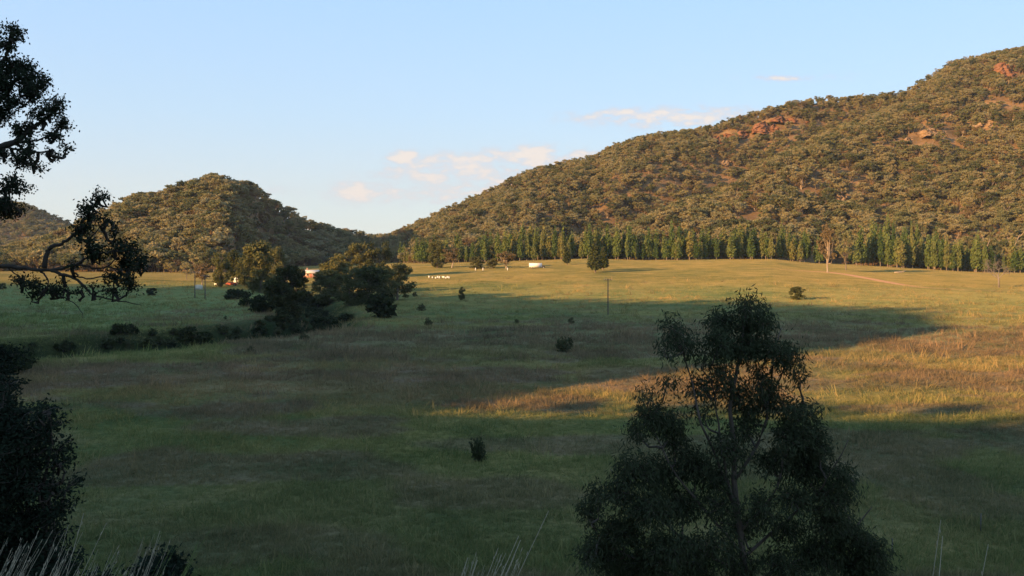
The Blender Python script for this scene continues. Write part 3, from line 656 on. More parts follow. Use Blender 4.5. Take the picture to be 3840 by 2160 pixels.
# ------------------------------------------------------------------ dead and white-limbed trees
def bare_tree(name, seed, px_, base, top, mat, label, hill=None, **kw):
    g = Vector(hill_at(HR, px_, base)) if hill else ground_at(px_, base); h = (base - top) / F * g.y
    me = branchy(seed, h=10, **kw); co = np.array([v.co for v in me.vertices]); k_ = h / co[:, 2].max()
    e = empty(name, g, 0.4, (k_,) * 3); tag(e, label, 'tree'); link('trunk', setmat(me, M[mat]), parent=e); return e, k_
bare_tree('dead_tree', 31, 3746, 1078, 958, 'deadwood', 'grey leafless dead tree with dense twigs at the right field edge', depth=5, spread=0.95, kids=3, r0=0.3)
e, k_ = bare_tree('white_gum', 33, 3790, 1000, 860, 'barkwhite', 'gum with bright white twisting limbs behind the grey dead tree', hill=1, depth=3, spread=0.7, kids=2, r0=0.26)
e, k_ = bare_tree('white_gum', 35, 3698, 975, 880, 'barkwhite', 'pale forked gum trunk left of the grey dead tree', hill=1, depth=2, spread=0.6, kids=2, r0=0.22)
e, k_ = bare_tree('white_gum', 38, 3760, 842, 765, 'barkwhite', 'white limbed gum higher up the slope above the dead tree', hill=1, depth=3, spread=0.8, kids=2, r0=0.24)
g = ground_at(3372, 1024); mb = MB(); mb.tube([[-2.6, 0, 0.3], [0, 0.3, 0.45], [2.2, 0.1, 0.6], [4, 0.6, 1.3]], [0.4, 0.36, 0.28, 0.12], 8); mb.tube([[1.5, 0.1, 0.5], [2.6, -0.5, 1.3]], [0.18, 0.06], 6)
o = link('fallen_log', mb.mesh('fallen_log', True), M['barkwhite']); o.location = g; tag(o, 'bleached fallen log lying below the cypress clump', 'log')

# ------------------------------------------------------------------ farm things
M['timber'] = matte('weathered_timber', (0.05, 0.042, 0.035), (0.11, 0.09, 0.075), 5); M['ceramic'] = matte('insulator', (0.5, 0.5, 0.48), (0.7, 0.7, 0.68), 5, 0.3)
M['white'] = matte('white_paint', (0.74, 0.73, 0.70), (0.82, 0.81, 0.78), 2, 0.4); M['cream'] = matte('cream_paint', (0.55, 0.50, 0.38), (0.66, 0.60, 0.46), 2, 0.6)
M['glass'] = matte('dark_glass', (0.02, 0.025, 0.03), (0.03, 0.035, 0.04), 2, 0.08); M['rubber'] = matte('rubber', (0.02, 0.02, 0.02), (0.035, 0.035, 0.035), 4, 0.8)
M['brick'] = matte('pink_brick', (0.30, 0.15, 0.11), (0.42, 0.24, 0.18), 3); M['tin'] = matte('pale_tin_roof', (0.42, 0.42, 0.40), (0.55, 0.54, 0.50), 1.5, 0.45)
M['redpaint'] = matte('red_paint', (0.28, 0.05, 0.03), (0.36, 0.08, 0.05), 3, 0.35); M['steel'] = matte('dark_steel', (0.05, 0.05, 0.05), (0.10, 0.09, 0.08), 6, 0.6)
M['tank'] = matte('pale_tank', (0.50, 0.46, 0.36), (0.60, 0.56, 0.45), 2, 0.6)
def power_pole(px_, base, top, label, scale=1.0):
    g = ground_at(px_, base); h = (base - top) / F * g.y; e = empty('power_pole', g, 0.1); tag(e, label, 'power pole')
    a = MB(); a.tube([[0, 0, -1], [0, 0, 0], [0, 0, h]], [0.17, 0.17, 0.12], 8); link('pole', a.mesh('pole', True), M['timber'], e)
    a = MB(); a.box([0, 0.17, h - 0.35], [2.2, 0.1, 0.13]); c = link('crossarm', a.mesh('crossarm'), M['timber'], e)
    for x in (-0.95, -0.35, 0.35, 0.95):
        a = MB(); a.tube([[x, 0.17, h - 0.285], [x, 0.17, h - 0.2], [x, 0.17, h - 0.08]], [0.03, 0.065, 0.04], 6); link('insulator', a.mesh('insulator', True), M['ceramic'], c)
power_pole(2280, 1180, 1045, 'tall timber power pole with one crossarm in the middle of the valley')
power_pole(731, 1118, 1020, 'left one of two faint power poles beside the farm')
power_pole(769, 1120, 1032, 'right one of two faint power poles beside the farm')
def fence_post(px_, base, top, label):
    g = ground_at(px_, base); h = (base - top) / F * g.y; a = MB()
    a.box([0, 0, h / 2 - 0.2], [0.05, 0.012, h + 0.4]); a.box([0, 0.026, h / 2 - 0.2], [0.012, 0.04, h + 0.4])
    o = link('fence_post', a.mesh('fence_post'), M['steel']); o.location = g; o.rotation_euler = (0.02, 0.01, 0.3); tag(o, label, 'fence post')
fence_post(3678, 1992, 1925, 'thin dark steel fence post in the lower right grass')
fence_post(3345, 2095, 2020, 'thin dark steel fence post beside the right edge of the sapling')

def wheels(e, xs, y, r, w=0.22):
    for x in xs:
        for s in (-1, 1):
            a = MB(); a.disc([x, s * y, r], r, w); wh = link('wheel', a.mesh('wheel'), M['rubber'], e)
            a = MB(); a.disc([x, s * (y + w / 2), r], r * 0.55, 0.02, 10); link('rim', a.mesh('rim'), M['tin'], wh)
def box_truck():
    g = ground_at(2008, 1006); u = g.y / F; L = 48 * u; H = 18.5 * u; e = empty('box_truck', g, 0.0); tag(e, 'long white box truck parked on the sunlit field below the cypresses', 'truck')
    a = MB(); a.box([0, 0, H / 2 + 0.35], [L, 2.4, H - 0.5]); link('cargo_box', a.mesh('cargo_box'), M['white'], e)
    a = MB(); a.box([0, 0, 0.62], [L + 0.4, 1.0, 0.18]); link('chassis', a.mesh('chassis'), M['steel'], e)
    a = MB(); a.prism([(L / 2 + 0.1, 0.5), (L / 2 + 1.6, 0.5), (L / 2 + 1.4, 1.4), (L / 2 + 0.1, 1.75)], -1.0, 1.0); cab = link('cab', a.mesh('cab'), M['steel'], e)
    a = MB(); a.prism([(L / 2 + 0.4, 1.05), (L / 2 + 1.3, 1.05), (L / 2 + 1.2, 1.36), (L / 2 + 0.4, 1.55)], -1.012, 1.012); link('window', a.mesh('window'), M['glass'], cab)
    wheels(e, [-L / 2 + 1.3, -L / 2 + 2.4, L / 2 + 0.7], 0.95, 0.46)
box_truck()
def car(px_, base, mat, label, name='parked_car', rz=0.0, L=4.4):
    g = ground_at(px_, base); e = empty(name, g, rz); tag(e, label, 'car')
    a = MB(); a.box([0, 0, 0.62], [L, 1.74, 0.62]); a.prism([(-L * 0.5, 0.5), (L * 0.52, 0.5), (L * 0.5, 0.8), (-L * 0.49, 0.88)], -0.85, 0.85)
    a.prism([(-L * 0.36, 0.92), (L * 0.26, 0.92), (L * 0.12, 1.42), (-L * 0.27, 1.42)], -0.76, 0.76); b = link('body', a.mesh('body'), M[mat], e)
    for s in (-1, 1):
        a = MB(); a.prism([(-L * 0.31, 0.98), (L * 0.2, 0.98), (L * 0.1, 1.34), (-L * 0.24, 1.34)], s * 0.765 - 0.01, s * 0.765 + 0.01); link('window', a.mesh('window'), M['glass'], b)
    wheels(e, [-L * 0.31, L * 0.31], 0.8, 0.33, 0.2)
car(868, 1071, 'redpaint', 'dull red car parked in front of the white caravan')
car(1147, 1036, 'white', 'small white car parked at the left end of the cottage', rz=1.2)
def caravan():
    g = ground_at(900, 1064); e = empty('caravan', g, 0.15); tag(e, 'bright white caravan parked under the farm trees', 'caravan'); L = 5.6
    a = MB(); a.prism([(-L / 2, 0.6), (L / 2, 0.5), (L / 2 - 0.15, 2.5), (-L / 2 + 0.45, 2.6)], -1.15, 1.15); a.prism([(-L / 2 + 0.8, 2.58), (L / 2 - 0.9, 2.51), (L / 2 - 1.1, 2.75), (-L / 2 + 1.0, 2.78)], -0.8, 0.8)
    b = link('body', a.mesh('body'), M['white'], e)
    for x in (-1.5, 1.5):
        a = MB(); a.box([x, -1.16, 1.75], [0.9, 0.03, 0.55]); link('window', a.mesh('window'), M['glass'], b)
    a = MB(); a.box([0.2, -1.16, 1.45], [0.65, 0.04, 1.6]); link('door', a.mesh('door'), M['cream'], b)
    a = MB(); a.box([L / 2 + 0.6, 0, 0.5], [1.3, 0.12, 0.1]); link('tow_bar', a.mesh('tow_bar'), M['steel'], e)
    wheels(e, [-0.3], 1.05, 0.34)
caravan()
def trailer():
    g = ground_at(813, 1073); e = empty('trailer', g, 0.3); tag(e, 'small white box trailer left of the red car', 'trailer')
    a = MB(); a.box([0, 0, 0.85], [1.9, 1.3, 0.8]); link('body', a.mesh('body'), M['white'], e)
    a = MB(); a.box([1.5, 0, 0.5], [1.2, 0.08, 0.08]); link('tow_bar', a.mesh('tow_bar'), M['steel'], e); wheels(e, [0], 0.72, 0.3, 0.16)
trailer()
def water_tank():
    g = ground_at(745, 1086); e = empty('water_tank', g); tag(e, 'squat cream water tank at the left end of the farm', 'tank'); r = 1.5
    a = MB(); a.tube([[0, 0, -0.3], [0, 0, 1.5]], [r, r], 24); link('tank_wall', a.mesh('tank_wall'), M['tank'], e)
    a = MB(); a.tube([[0, 0, 1.503], [0, 0, 1.56], [0, 0, 1.8], [0, 0, 1.82]], [r + 0.06, r + 0.06, 0.3, 0.05], 24); link('lid', a.mesh('lid'), M['cream'], e)
water_tank()
def cottage():
    g = ground_at(1168, 1040); e = empty('cottage', g, -0.15); tag(e, 'low pink brick cottage with a pale tin roof between the creek trees', 'house'); L, D, H = 9.0, 6.0, 2.4
    a = MB(); a.box([0, 0, H / 2 - 0.2], [L, D, H + 0.4]); w = link('wall', a.mesh('wall'), M['brick'], e)
    a = MB(); a.add([[-L / 2 - .7, -D / 2 - 1.4, H - .25], [L / 2 + .7, -D / 2 - 1.4, H - .25], [L / 2 + .7, D / 2 + .5, H], [-L / 2 - .7, D / 2 + .5, H], [-L / 2 - .3, -0.1, H + 1.35], [L / 2 + .3, -0.1, H + 1.35], [L / 2 + .3, 0.1, H + 1.35], [-L / 2 - .3, 0.1, H + 1.35]],
                    [[3, 2, 1, 0], [0, 1, 5, 4], [4, 5, 6, 7], [7, 6, 2, 3], [0, 4, 7, 3], [1, 2, 6, 5]]); r = link('roof', a.mesh('roof'), M['tin'], e)
    a = MB(); a.box([-2.4, 0.8, H + 1.6], [0.7, 0.7, 1.6]); link('chimney', a.mesh('chimney'), M['brick'], r)
    a = MB(); a.tube([[-3.6, 0, H + 0.6], [-3.6, 0, H + 4.6]], 0.04, 6); a.box([-3.6, 0, H + 4.4], [1.6, 0.05, 0.05]); a.box([-3.6, 0, H + 4.0], [1.1, 0.05, 0.05]); link('aerial', a.mesh('aerial'), M['steel'], r)
    for x in (-3.2, -0.9, 3.0):
        a = MB(); a.box([x, -D / 2, 1.35], [1.1, 0.08, 1.1]); f = link('window', a.mesh('window'), M['white'], w)
        a = MB(); a.box([x, -D / 2 - 0.045, 1.35], [0.92, 0.02, 0.92]); link('pane', a.mesh('pane'), M['glass'], f)
    a = MB(); a.box([1.1, -D / 2, 1.05], [0.9, 0.1, 2.1]); link('door', a.mesh('door'), M['redpaint'], w)
    for x in (-4.4, -1.5, 1.9, 4.4):
        a = MB(); a.box([x, -D / 2 - 1.25, 1.0], [0.12, 0.12, 2.3]); link('verandah_post', a.mesh('verandah_post'), M['white'], e)
cottage()
ORD = ['leftmost', 'second', 'third', 'fourth', 'fifth', 'sixth', 'seventh', 'eighth', 'ninth', 'rightmost']
for i, px_ in enumerate([1609, 1622, 1634, 1641, 1648, 1660, 1665, 1672, 1678, 1684]):
    g = ground_at(px_, 1043 + (i * 7) % 5 * 0.6 - 1); e = empty('beehive', g, random.uniform(-0.4, 0.4)); tag(e, f'small white box on the sunlit field, {ORD[i]} of the row' + ('' if i in (0, 9) else ' from the left'), 'box', 'small white boxes in a row on the field')
    hh = [0.9, 0.7, 0.65, 0.9, 0.9, 0.75, 0.85, 0.6, 0.85, 0.8][i]
    a = MB(); a.box([0, 0, hh / 2], [0.55, 0.5, hh]); link('hive_body', a.mesh('hive_body'), M['white'], e)
    a = MB(); a.box([0, 0, hh + 0.035], [0.62, 0.57, 0.07]); link('lid', a.mesh('lid'), M['tin'], e)
for px_, lab in ((1783, 'left one of three short white posts in front of the low trees'), (1811, 'middle one of three short white posts in front of the low trees'), (1903, 'right one of three short white posts, near the white truck')):
    g = ground_at(px_, 1014); a = MB(); a.tube([[0, 0, -0.3], [0, 0, 1.3], [0, 0, 1.36]], [0.2, 0.2, 0.1], 8); o = link('white_post', a.mesh('white_post'), M['white']); o.location = g; tag(o, lab, 'post')

# ------------------------------------------------------------------ foreground sapling (right), ~20 m away
def at(px_, py_, y): return np.array([(px_ - CX) / F * y, y, CAMZ + (HY - py_) / F * y])
def curve(pts, n, jit, rng):
    pts = np.asarray(pts, float); t = np.linspace(0, len(pts) - 1, n); o = []
    for q in t:
        i = min(int(q), len(pts) - 2); f = q - i
        p0, p1, p2, p3 = pts[max(i - 1, 0)], pts[i], pts[i + 1], pts[min(i + 2, len(pts) - 1)]
        o.append(0.5 * ((2 * p1) + (p2 - p0) * f + (2 * p0 - 5 * p1 + 4 * p2 - p3) * f * f + (3 * p1 - p0 - 3 * p2 + p3) * f ** 3))
    o = np.array(o); o[1:-1] += rng.normal(size=(n - 2, 3)) * jit; return o
def lobe_foliage(lobes, y, per, L, W, rng, depth, droop, twig, tr, hub):
    """sprays of leaves on twigs inside lobes given as (column, row, radius x, radius y, amount)"""
    Cs = []; As = []; u = y / F
    for (lx, ly, rx, ry, am) in lobes:
        c = at(lx, ly, y) + [0, rng.normal() * depth * 0.5, 0]; hb = hub(lx, ly); nt_ = max(3, int(rx * ry * am / twig))
        tr.tube(curve([hb, hb * 0.4 + c * 0.6 - [0, 0, 0.15], c], 6, 0.03, rng), np.linspace(0.030, 0.010, 6), 5)
        for k_ in range(nt_):
            d = rand_unit(1, rng)[0]; r = rng.random() ** 0.42
            tip = c + d * [rx * u * r, depth * r, ry * u * r]
            st = c + (tip - c) * 0.25
            q = curve([st, (st + tip) / 2 + rng.normal(size=3) * 0.04, tip], 4, 0.0, rng)
            tr.tube(q, np.linspace(0.006, 0.0025, 4), 3)
            n_ = per; t = rng.random(n_); Cs.append(st + (tip - st) * (0.55 + 0.55 * t[:, None]) + rng.normal(size=(n_, 3)) * [L * 0.8, L * 0.8, L * 0.85]); As.append(np.tile((tip - st) / (np.linalg.norm(tip - st) + 1e-6), (n_, 1)))
    C = np.concatenate(Cs); n_ = len(C); A_ = np.concatenate(As) * 0.5 + rand_unit(n_, rng) * 0.8 + [0, 0, -droop]
    return leaf_cards(C, L * rng.uniform(0.7, 1.3, n_), W * rng.uniform(0.8, 1.2, n_), A_, rand_unit(n_, rng))
def sapling():
    rng = np.random.default_rng(3); y = 20.0; base = np.array([at(2770, 2100, y)[0], y, float(h_ground(at(2770, 2100, y)[0], y))])
    e = empty('gum_sapling', base); tag(e, 'large dark leafy gum sapling in the right foreground, its crown against the field', 'tree')
    tr = MB()
    spine = [base - [0, 0, 0.5], at(2790, 2150, y), at(2755, 1850, y), at(2755, 1650, y), at(2738, 1520, y), at(2775, 1350, y), at(2790, 1200, y), at(2792, 1120, y)]
    tr.tube(curve(spine, 30, 0.01, rng), np.linspace(0.085, 0.010, 30), 8)
    limbs = [[(2755, 1900), (2700, 1750), (2620, 1560), (2590, 1400), (2540, 1260)], [(2755, 1800), (2850, 1650), (2880, 1500), (2900, 1350), (2930, 1230)],
             [(2765, 2000), (2900, 1850), (2960, 1650), (3020, 1520)], [(2765, 2060), (2650, 1920), (2520, 1750), (2430, 1560)], [(2780, 2100), (2950, 1950), (3100, 1800), (3180, 1650)],
             [(2775, 2150), (2560, 2020), (2380, 1850), (2290, 1760)], [(2790, 2200), (3000, 2100), (3200, 1980), (3270, 1900)], [(2790, 2250), (2500, 2150), (2290, 2050), (2210, 1950)], [(2765, 1950), (2720, 1760), (2690, 1560), (2660, 1380)]]
    pts = [np.array(spine)[2:]]
    for L in limbs:
        P3 = [at(a, b, y + rng.uniform(-0.5, 0.5) * i * 0.5) for i, (a, b) in enumerate(L)]; tr.tube(curve(P3, 14, 0.015, rng), np.linspace(0.038, 0.009, 14), 6); pts.append(curve(P3, 10, 0, rng))
    allp = np.concatenate(pts)
    def hub(lx, ly):
        c = at(lx, ly + 60, y); return allp[np.argmin(np.linalg.norm(allp - c, axis=1))]
    lob = [(2790, 1150, 60, 55, 1), (2740, 1215, 90, 60, 1.3), (2850, 1215, 95, 65, 1.3), (2680, 1280, 70, 60, 1), (2780, 1310, 120, 70, 1.5), (2900, 1310, 85, 60, 1.3), (2950, 1360, 65, 50, 1.0),
           (2520, 1240, 60, 50, .9), (2575, 1300, 70, 60, .9), (2480, 1310, 42, 50, .7), (2640, 1370, 60, 40, .5), (2700, 1400, 60, 60, .9), (2990, 1400, 45, 40, .5), (3000, 1440, 35, 30, .3), (2850, 1430, 75, 65, .9), (2760, 1480, 95, 60, 1.0), (2900, 1500, 75, 55, 1.0), (2650, 1460, 60, 50, .7), (2820, 1550, 80, 50, .8),
           (2510, 1440, 60, 40, .5), (2430, 1480, 55, 40, .6), (2600, 1480, 50, 35, .35), (2440, 1560, 75, 60, 1), (2510, 1600, 80, 70, 1), (2400, 1640, 50, 55, .8), (2550, 1690, 70, 50, .8), (2960, 1530, 80, 50, .9), (3040, 1560, 45, 50, .7), (2650, 1560, 60, 60, .35),
           (2960, 1640, 90, 70, 1.3), (3050, 1660, 60, 70, 1.2), (2900, 1740, 80, 60, 1), (3040, 1760, 90, 70, 1.3), (3130, 1760, 50, 60, .9), (2700, 1650, 70, 60, .6), (2810, 1620, 70, 80, .55), (2760, 1720, 80, 60, .6), (2640, 1450, 50, 40, .5),
           (2380, 1750, 90, 60, 1.0), (2480, 1790, 90, 60, 1.1), (2600, 1760, 90, 60, 1.1), (2680, 1800, 70, 60, .9), (2320, 1830, 80, 60, 1), (2250, 1860, 50, 40, .7), (2420, 1880, 100, 70, 1.1), (2560, 1900, 100, 70, .9), (2700, 1900, 90, 60, .6), (2830, 1880, 80, 70, .6),
           (2950, 1850, 80, 50, .9), (3090, 1850, 80, 60, 1.1), (3160, 1850, 40, 40, .7), (2230, 1950, 60, 50, .8), (2330, 1990, 100, 60, 1.2), (2480, 2010, 110, 60, 1.1), (2650, 2000, 100, 60, .6), (2800, 2000, 100, 60, .6), (2950, 1990, 90, 60, .7), (3100, 1960, 90, 60, 1), (3190, 2010, 80, 60, 1.1),
           (3260, 2050, 60, 60, 1), (2200, 2060, 50, 50, .7), (2270, 2100, 90, 70, 1.1), (2430, 2120, 110, 70, 1.1), (2600, 2110, 100, 70, .9), (2760, 2110, 100, 60, .7), (2920, 2110, 100, 60, .8), (3080, 2090, 110, 70, 1.1), (3220, 2130, 100, 70, 1.2), (3310, 2140, 50, 50, .7),
           (2400, 2220, 160, 80, 1), (2700, 2220, 180, 80, .9), (3000, 2220, 160, 80, .9), (3250, 2220, 100, 70, .9)]
    lob = [(a, b, c, d, e_ * (0.52 if b < 1500 else 0.68 if b < 1750 else 0.85)) for a, b, c, d, e_ in lob]
    V, Q = lobe_foliage(lob, y, 15, 0.12, 0.031, rng, 0.75, 0.8, 56.0, tr, hub)
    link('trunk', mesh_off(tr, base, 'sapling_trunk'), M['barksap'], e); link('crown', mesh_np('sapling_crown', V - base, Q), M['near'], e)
def mesh_off(mb, base, name): return mesh_np(name, np.concatenate(mb.V) - base, np.concatenate(mb.Q), True)
sapling()

# ------------------------------------------------------------------ overhanging tree (left edge), ~14 m away
def overhang():
    rng = np.random.default_rng(8); y = 14.0; bx = at(-520, 1000, y)[0]; base = np.array([bx, y, float(h_ground(bx, y))])
    e = empty('overhanging_tree', base); tag(e, 'dark tree at the left edge reaching clumpy leaves and a long branch into view', 'tree')
    tr = MB(); A_ = lambda L: [at(a, b, y) for a, b in L]
    tr.tube(curve([base - [0, 0, .5], at(-500, 1500, y), at(-470, 1000, y), at(-400, 500, y), at(-300, 100, y), at(-250, -200, y)], 24, 0.02, rng), np.linspace(0.27, 0.07, 24), 10)
    br = [([(-470, 1080), (-250, 1010), (0, 997), (80, 1005), (166, 1012), (230, 1008), (290, 990), (340, 1005), (400, 1000), (450, 960)], .040, .008),
          ([(166, 1005), (175, 950), (190, 930), (235, 912), (275, 885), (305, 840), (340, 790), (372, 735)], .038, .008), ([(190, 1012), (235, 1030), (290, 1050), (330, 1085), (350, 1105), (420, 1125), (480, 1135), (530, 1145)], .028, .004),
          ([(235, 1030), (270, 1035), (330, 1045), (400, 1035), (440, 1040)], .015, .006), ([(275, 885), (320, 900), (360, 870), (400, 825)], .014, .005), ([(150, 1015), (180, 1050), (170, 1090)], .016, .006), ([(190, 1085), (230, 1110), (280, 1140), (305, 1170), (310, 1195)], .012, .003),
          ([(-440, 800), (-200, 640), (0, 552), (60, 530), (120, 480), (180, 440), (210, 400)], .07, .012), ([(0, 552), (80, 560), (140, 570), (200, 560)], .02, .008), ([(60, 530), (130, 530), (200, 500)], .02, .008), ([(-420, 700), (-150, 480), (0, 380), (60, 300), (110, 290)], .06, .012),
          ([(-400, 500), (-100, 330), (0, 240), (40, 170), (50, 110)], .05, .008), ([(-440, 850), (-150, 760), (0, 720), (60, 690)], .04, .01), ([(0, 720), (40, 760), (60, 780)], .015, .006), ([(290, 990), (340, 960), (400, 945), (480, 945)], .02, .008), ([(400, 1000), (460, 1010), (530, 995)], .014, .006),
          ([(280, 1040), (310, 1070), (290, 1100), (250, 1090)], .01, .004), ([(30, 1003), (60, 1030), (85, 1045)], .012, .005), ([(350, 1105), (380, 1090), (430, 1080)], .008, .004)]
    pts = []
    for L, r0, r1 in br:
        P3 = curve(A_(L), len(L) * 4, 0.006, rng); tr.tube(P3, np.linspace(r0, r1, len(P3)), 6); pts.append(P3)
    allp = np.concatenate(pts); hub = lambda lx, ly: allp[np.argmin(np.linalg.norm(allp - at(lx, ly, y), axis=1))]
    lob = [(54, 112, 36, 32), (75, 140, 26, 30), (36, 176, 48, 40), (50, 240, 60, 50), (15, 250, 50, 60), (100, 292, 52, 42), (157, 296, 30, 42), (112, 350, 58, 46), (150, 340, 30, 36), (25, 315, 60, 60), (60, 390, 55, 45), (10, 430, 50, 50), (207, 385, 46, 32), (190, 420, 42, 34), (222, 464, 38, 36),
           (150, 435, 40, 28), (100, 480, 50, 30), (60, 500, 40, 30), (199, 512, 40, 30), (224, 547, 24, 24), (120, 540, 36, 20), (130, 582, 40, 30), (182, 578, 26, 26), (41, 597, 50, 36), (10, 575, 40, 30), (137, 622, 28, 22), (66, 680, 46, 26), (88, 710, 28, 24), (20, 700, 40, 30), (33, 765, 58, 36), (-10, 790, 50, 40), (60, 782, 26, 20),
           (364, 738, 32, 22), (392, 740, 20, 14), (335, 780, 36, 34), (320, 812, 40, 32), (273, 853, 22, 20), (310, 860, 40, 34), (345, 900, 36, 22), (406, 820, 22, 24), (425, 845, 16, 16), (420, 880, 18, 14), (370, 945, 46, 36), (425, 930, 50, 38), (490, 935, 42, 36), (460, 985, 52, 42), (530, 985, 36, 44), (440, 1040, 44, 32), (475, 1075, 34, 28), (340, 960, 26, 20),
           (500, 1045, 34, 24), (450, 1088, 34, 18), (83, 1045, 26, 22), (62, 1060, 14, 14), (150, 1066, 40, 32), (190, 1088, 34, 24), (141, 1108, 28, 22), (225, 1080, 28, 14), (260, 1095, 20, 10), (356, 1072, 20, 10), (280, 1000, 30, 14), (240, 1052, 20, 10), (300, 1090, 16, 8), (-60, 300, 100, 120), (-90, 550, 80, 90), (-80, 130, 80, 70), (-120, 760, 90, 70)]
    V, Q = lobe_foliage([(l[0], l[1], l[2] * 0.9, l[3] * 0.86, 0.5) for l in lob], y, 13, 0.050, 0.026, rng, 0.28, 0.1, 24.0, tr, hub)
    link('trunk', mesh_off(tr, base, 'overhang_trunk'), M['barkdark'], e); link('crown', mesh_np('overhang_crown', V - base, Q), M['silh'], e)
overhang()

# ------------------------------------------------------------------ dark foreground shrubs
def near_shrub(name, lobes, y, bx, seed, label, L=0.06, mat='silh', depth=0.6):
    rng = np.random.default_rng(seed); base = np.array([at(bx, 0, y)[0], y, 0]); base[2] = float(h_ground(base[0], y)); e = empty(name, base); tag(e, label, 'bush'); tr = MB()
    stems = []
    for l in lobes[::3]:
        q = curve([base - [0, 0, .3], base * 0.45 + at(l[0], l[1], y) * 0.55 + [0, 0, -0.1], at(l[0], l[1], y)], 8, 0.02, rng); stems.append(q); tr.tube(q, np.linspace(0.05, 0.01, 8), 5)
    allp = np.concatenate(stems); hub = lambda lx, ly: allp[np.argmin(np.linalg.norm(allp - at(lx, ly + 40, y), axis=1))]
    V, Q = lobe_foliage(lobes, y, 12, L, L * 0.45, rng, depth, 0.0, 36.0, tr, hub)
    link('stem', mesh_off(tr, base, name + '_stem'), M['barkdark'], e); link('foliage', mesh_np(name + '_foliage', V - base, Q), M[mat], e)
lb = [(236, 1545, 24, 30, 1), (160, 1560, 30, 34, 1), (225, 1600, 45, 40, 1), (120, 1610, 50, 50, 1), (180, 1650, 70, 45, 1.2), (60, 1560, 50, 55, 1), (10, 1530, 50, 60, 1), (40, 1640, 70, 60, 1.2), (240, 1700, 40, 30, 1), (262, 1745, 34, 32, 1), (150, 1740, 80, 60, 1.3), (50, 1740, 70, 60, 1.2),
      (230, 1810, 40, 40, 1.2), (250, 1860, 36, 36, 1), (130, 1840, 80, 60, 1.3), (30, 1850, 70, 60, 1.2), (240, 1930, 50, 50, 1.2), (130, 1950, 80, 60, 1.3), (20, 1960, 70, 60, 1.2), (240, 2020, 60, 50, 1.2), (120, 2050, 90, 60, 1.3), (10, 2060, 60, 60, 1.2), (260, 2110, 80, 50, 1.1), (100, 2140, 110, 60, 1.2), (330, 2130, 60, 40, .9),
      (15, 1450, 30, 40, .7), (45, 1480, 35, 40, .7)]
lb = [(a * 0.82 - 8, b, c * 0.75, d * 0.8, e_) for a, b, c, d, e_ in lb]
near_shrub('foreground_shrub', lb, 11.0, 120, 12, 'tall blackish shrub filling the lower left corner')
near_shrub('foreground_shrub', [(0, 1340, 60, 40, 1), (40, 1380, 40, 30, .8), (5, 1410, 60, 40, 1), (25, 1455, 40, 30, .8), (-60, 1400, 80, 90, 1), (-60, 1550, 90, 90, 1)], 13.0, -80, 14, 'dark shrub peeping in at the left edge above the taller shrub')
near_shrub('foreground_shrub', [(540, 2165, 60, 22, .8), (585, 2155, 24, 22, .6), (450, 2165, 70, 24, .8), (560, 2170, 110, 30, 1), (380, 2170, 70, 24, .8), (640, 2175, 50, 24, .8)], 9.0, 540, 15, 'low dark shrub at the bottom behind the grass stems', depth=0.4)

# ------------------------------------------------------------------ grass
def grass_mat():
    m, nt = newmat('dry_grass'); geo = N(nt, 'ShaderNodeNewGeometry'); n_ = noise(nt, geo.outputs['Position'], 0.10, 5)
    ts = N(nt, 'ShaderNodeAttribute', attribute_name='tone', attribute_type='INSTANCER'); tw = N(nt, 'ShaderNodeAttribute', attribute_name='weedy', attribute_type='INSTANCER')
    ri = geo.outputs['Random Per Island']; v_ = math_(nt, 'MULTIPLY_ADD', ri, 0.5, math_(nt, 'MULTIPLY_ADD', n_.outputs[0], 1.0, -0.25))
    ra = ramp(nt, [(0.1, (0.062, 0.100, 0.034)), (0.5, (0.135, 0.180, 0.062)), (0.9, (0.23, 0.27, 0.10))]); rb = ramp(nt, [(0.1, (0.16, 0.14, 0.055)), (0.5, (0.30, 0.225, 0.09)), (0.9, (0.44, 0.30, 0.14))]); rc = ramp(nt, [(0.1, (0.075, 0.058, 0.045)), (0.5, (0.16, 0.115, 0.085)), (0.9, (0.28, 0.18, 0.12))])
    for q in (ra, rb, rc): nt.links.new(v_, q.inputs[0])
    fs = N(nt, 'ShaderNodeClamp'); nt.links.new(math_(nt, 'ADD', ts.outputs['Fac'], math_(nt, 'MULTIPLY_ADD', ri, 0.6, -0.3)), fs.inputs[0])
    col_ = mixc(nt, math_(nt, 'MULTIPLY', tw.outputs['Fac'], 0.85), mixc(nt, fs.outputs[0], ra.outputs[0], rb.outputs[0]), rc.outputs[0])
    r = N(nt, 'ShaderNodeMix', data_type='RGBA'); r.inputs[0].default_value = 0.0; nt.links.new(col_, r.inputs[6]); r = type('o', (), {'outputs': [r.outputs[2]]})
    d = N(nt, 'ShaderNodeBsdfDiffuse'); t = N(nt, 'ShaderNodeBsdfTranslucent'); mx = N(nt, 'ShaderNodeMixShader'); mx.inputs[0].default_value = 0.3
    nt.links.new(r.outputs[0], d.inputs[0]); nt.links.new(r.outputs[0], t.inputs[0]); nt.links.new(d.outputs[0], mx.inputs[1]); nt.links.new(t.outputs[0], mx.inputs[2]); out(nt, mx.outputs[0]); return m
M['grass'] = grass_mat(); M['stalk'] = foliage('dry_stalks', [(0.20, 0.18, 0.13), (0.36, 0.32, 0.24), (0.52, 0.47, 0.36)], 3.0, 0.2)
M['stalkgreen'] = foliage('green_stalks', [(0.10, 0.14, 0.05), (0.18, 0.22, 0.09)], 3.0, 0.2)
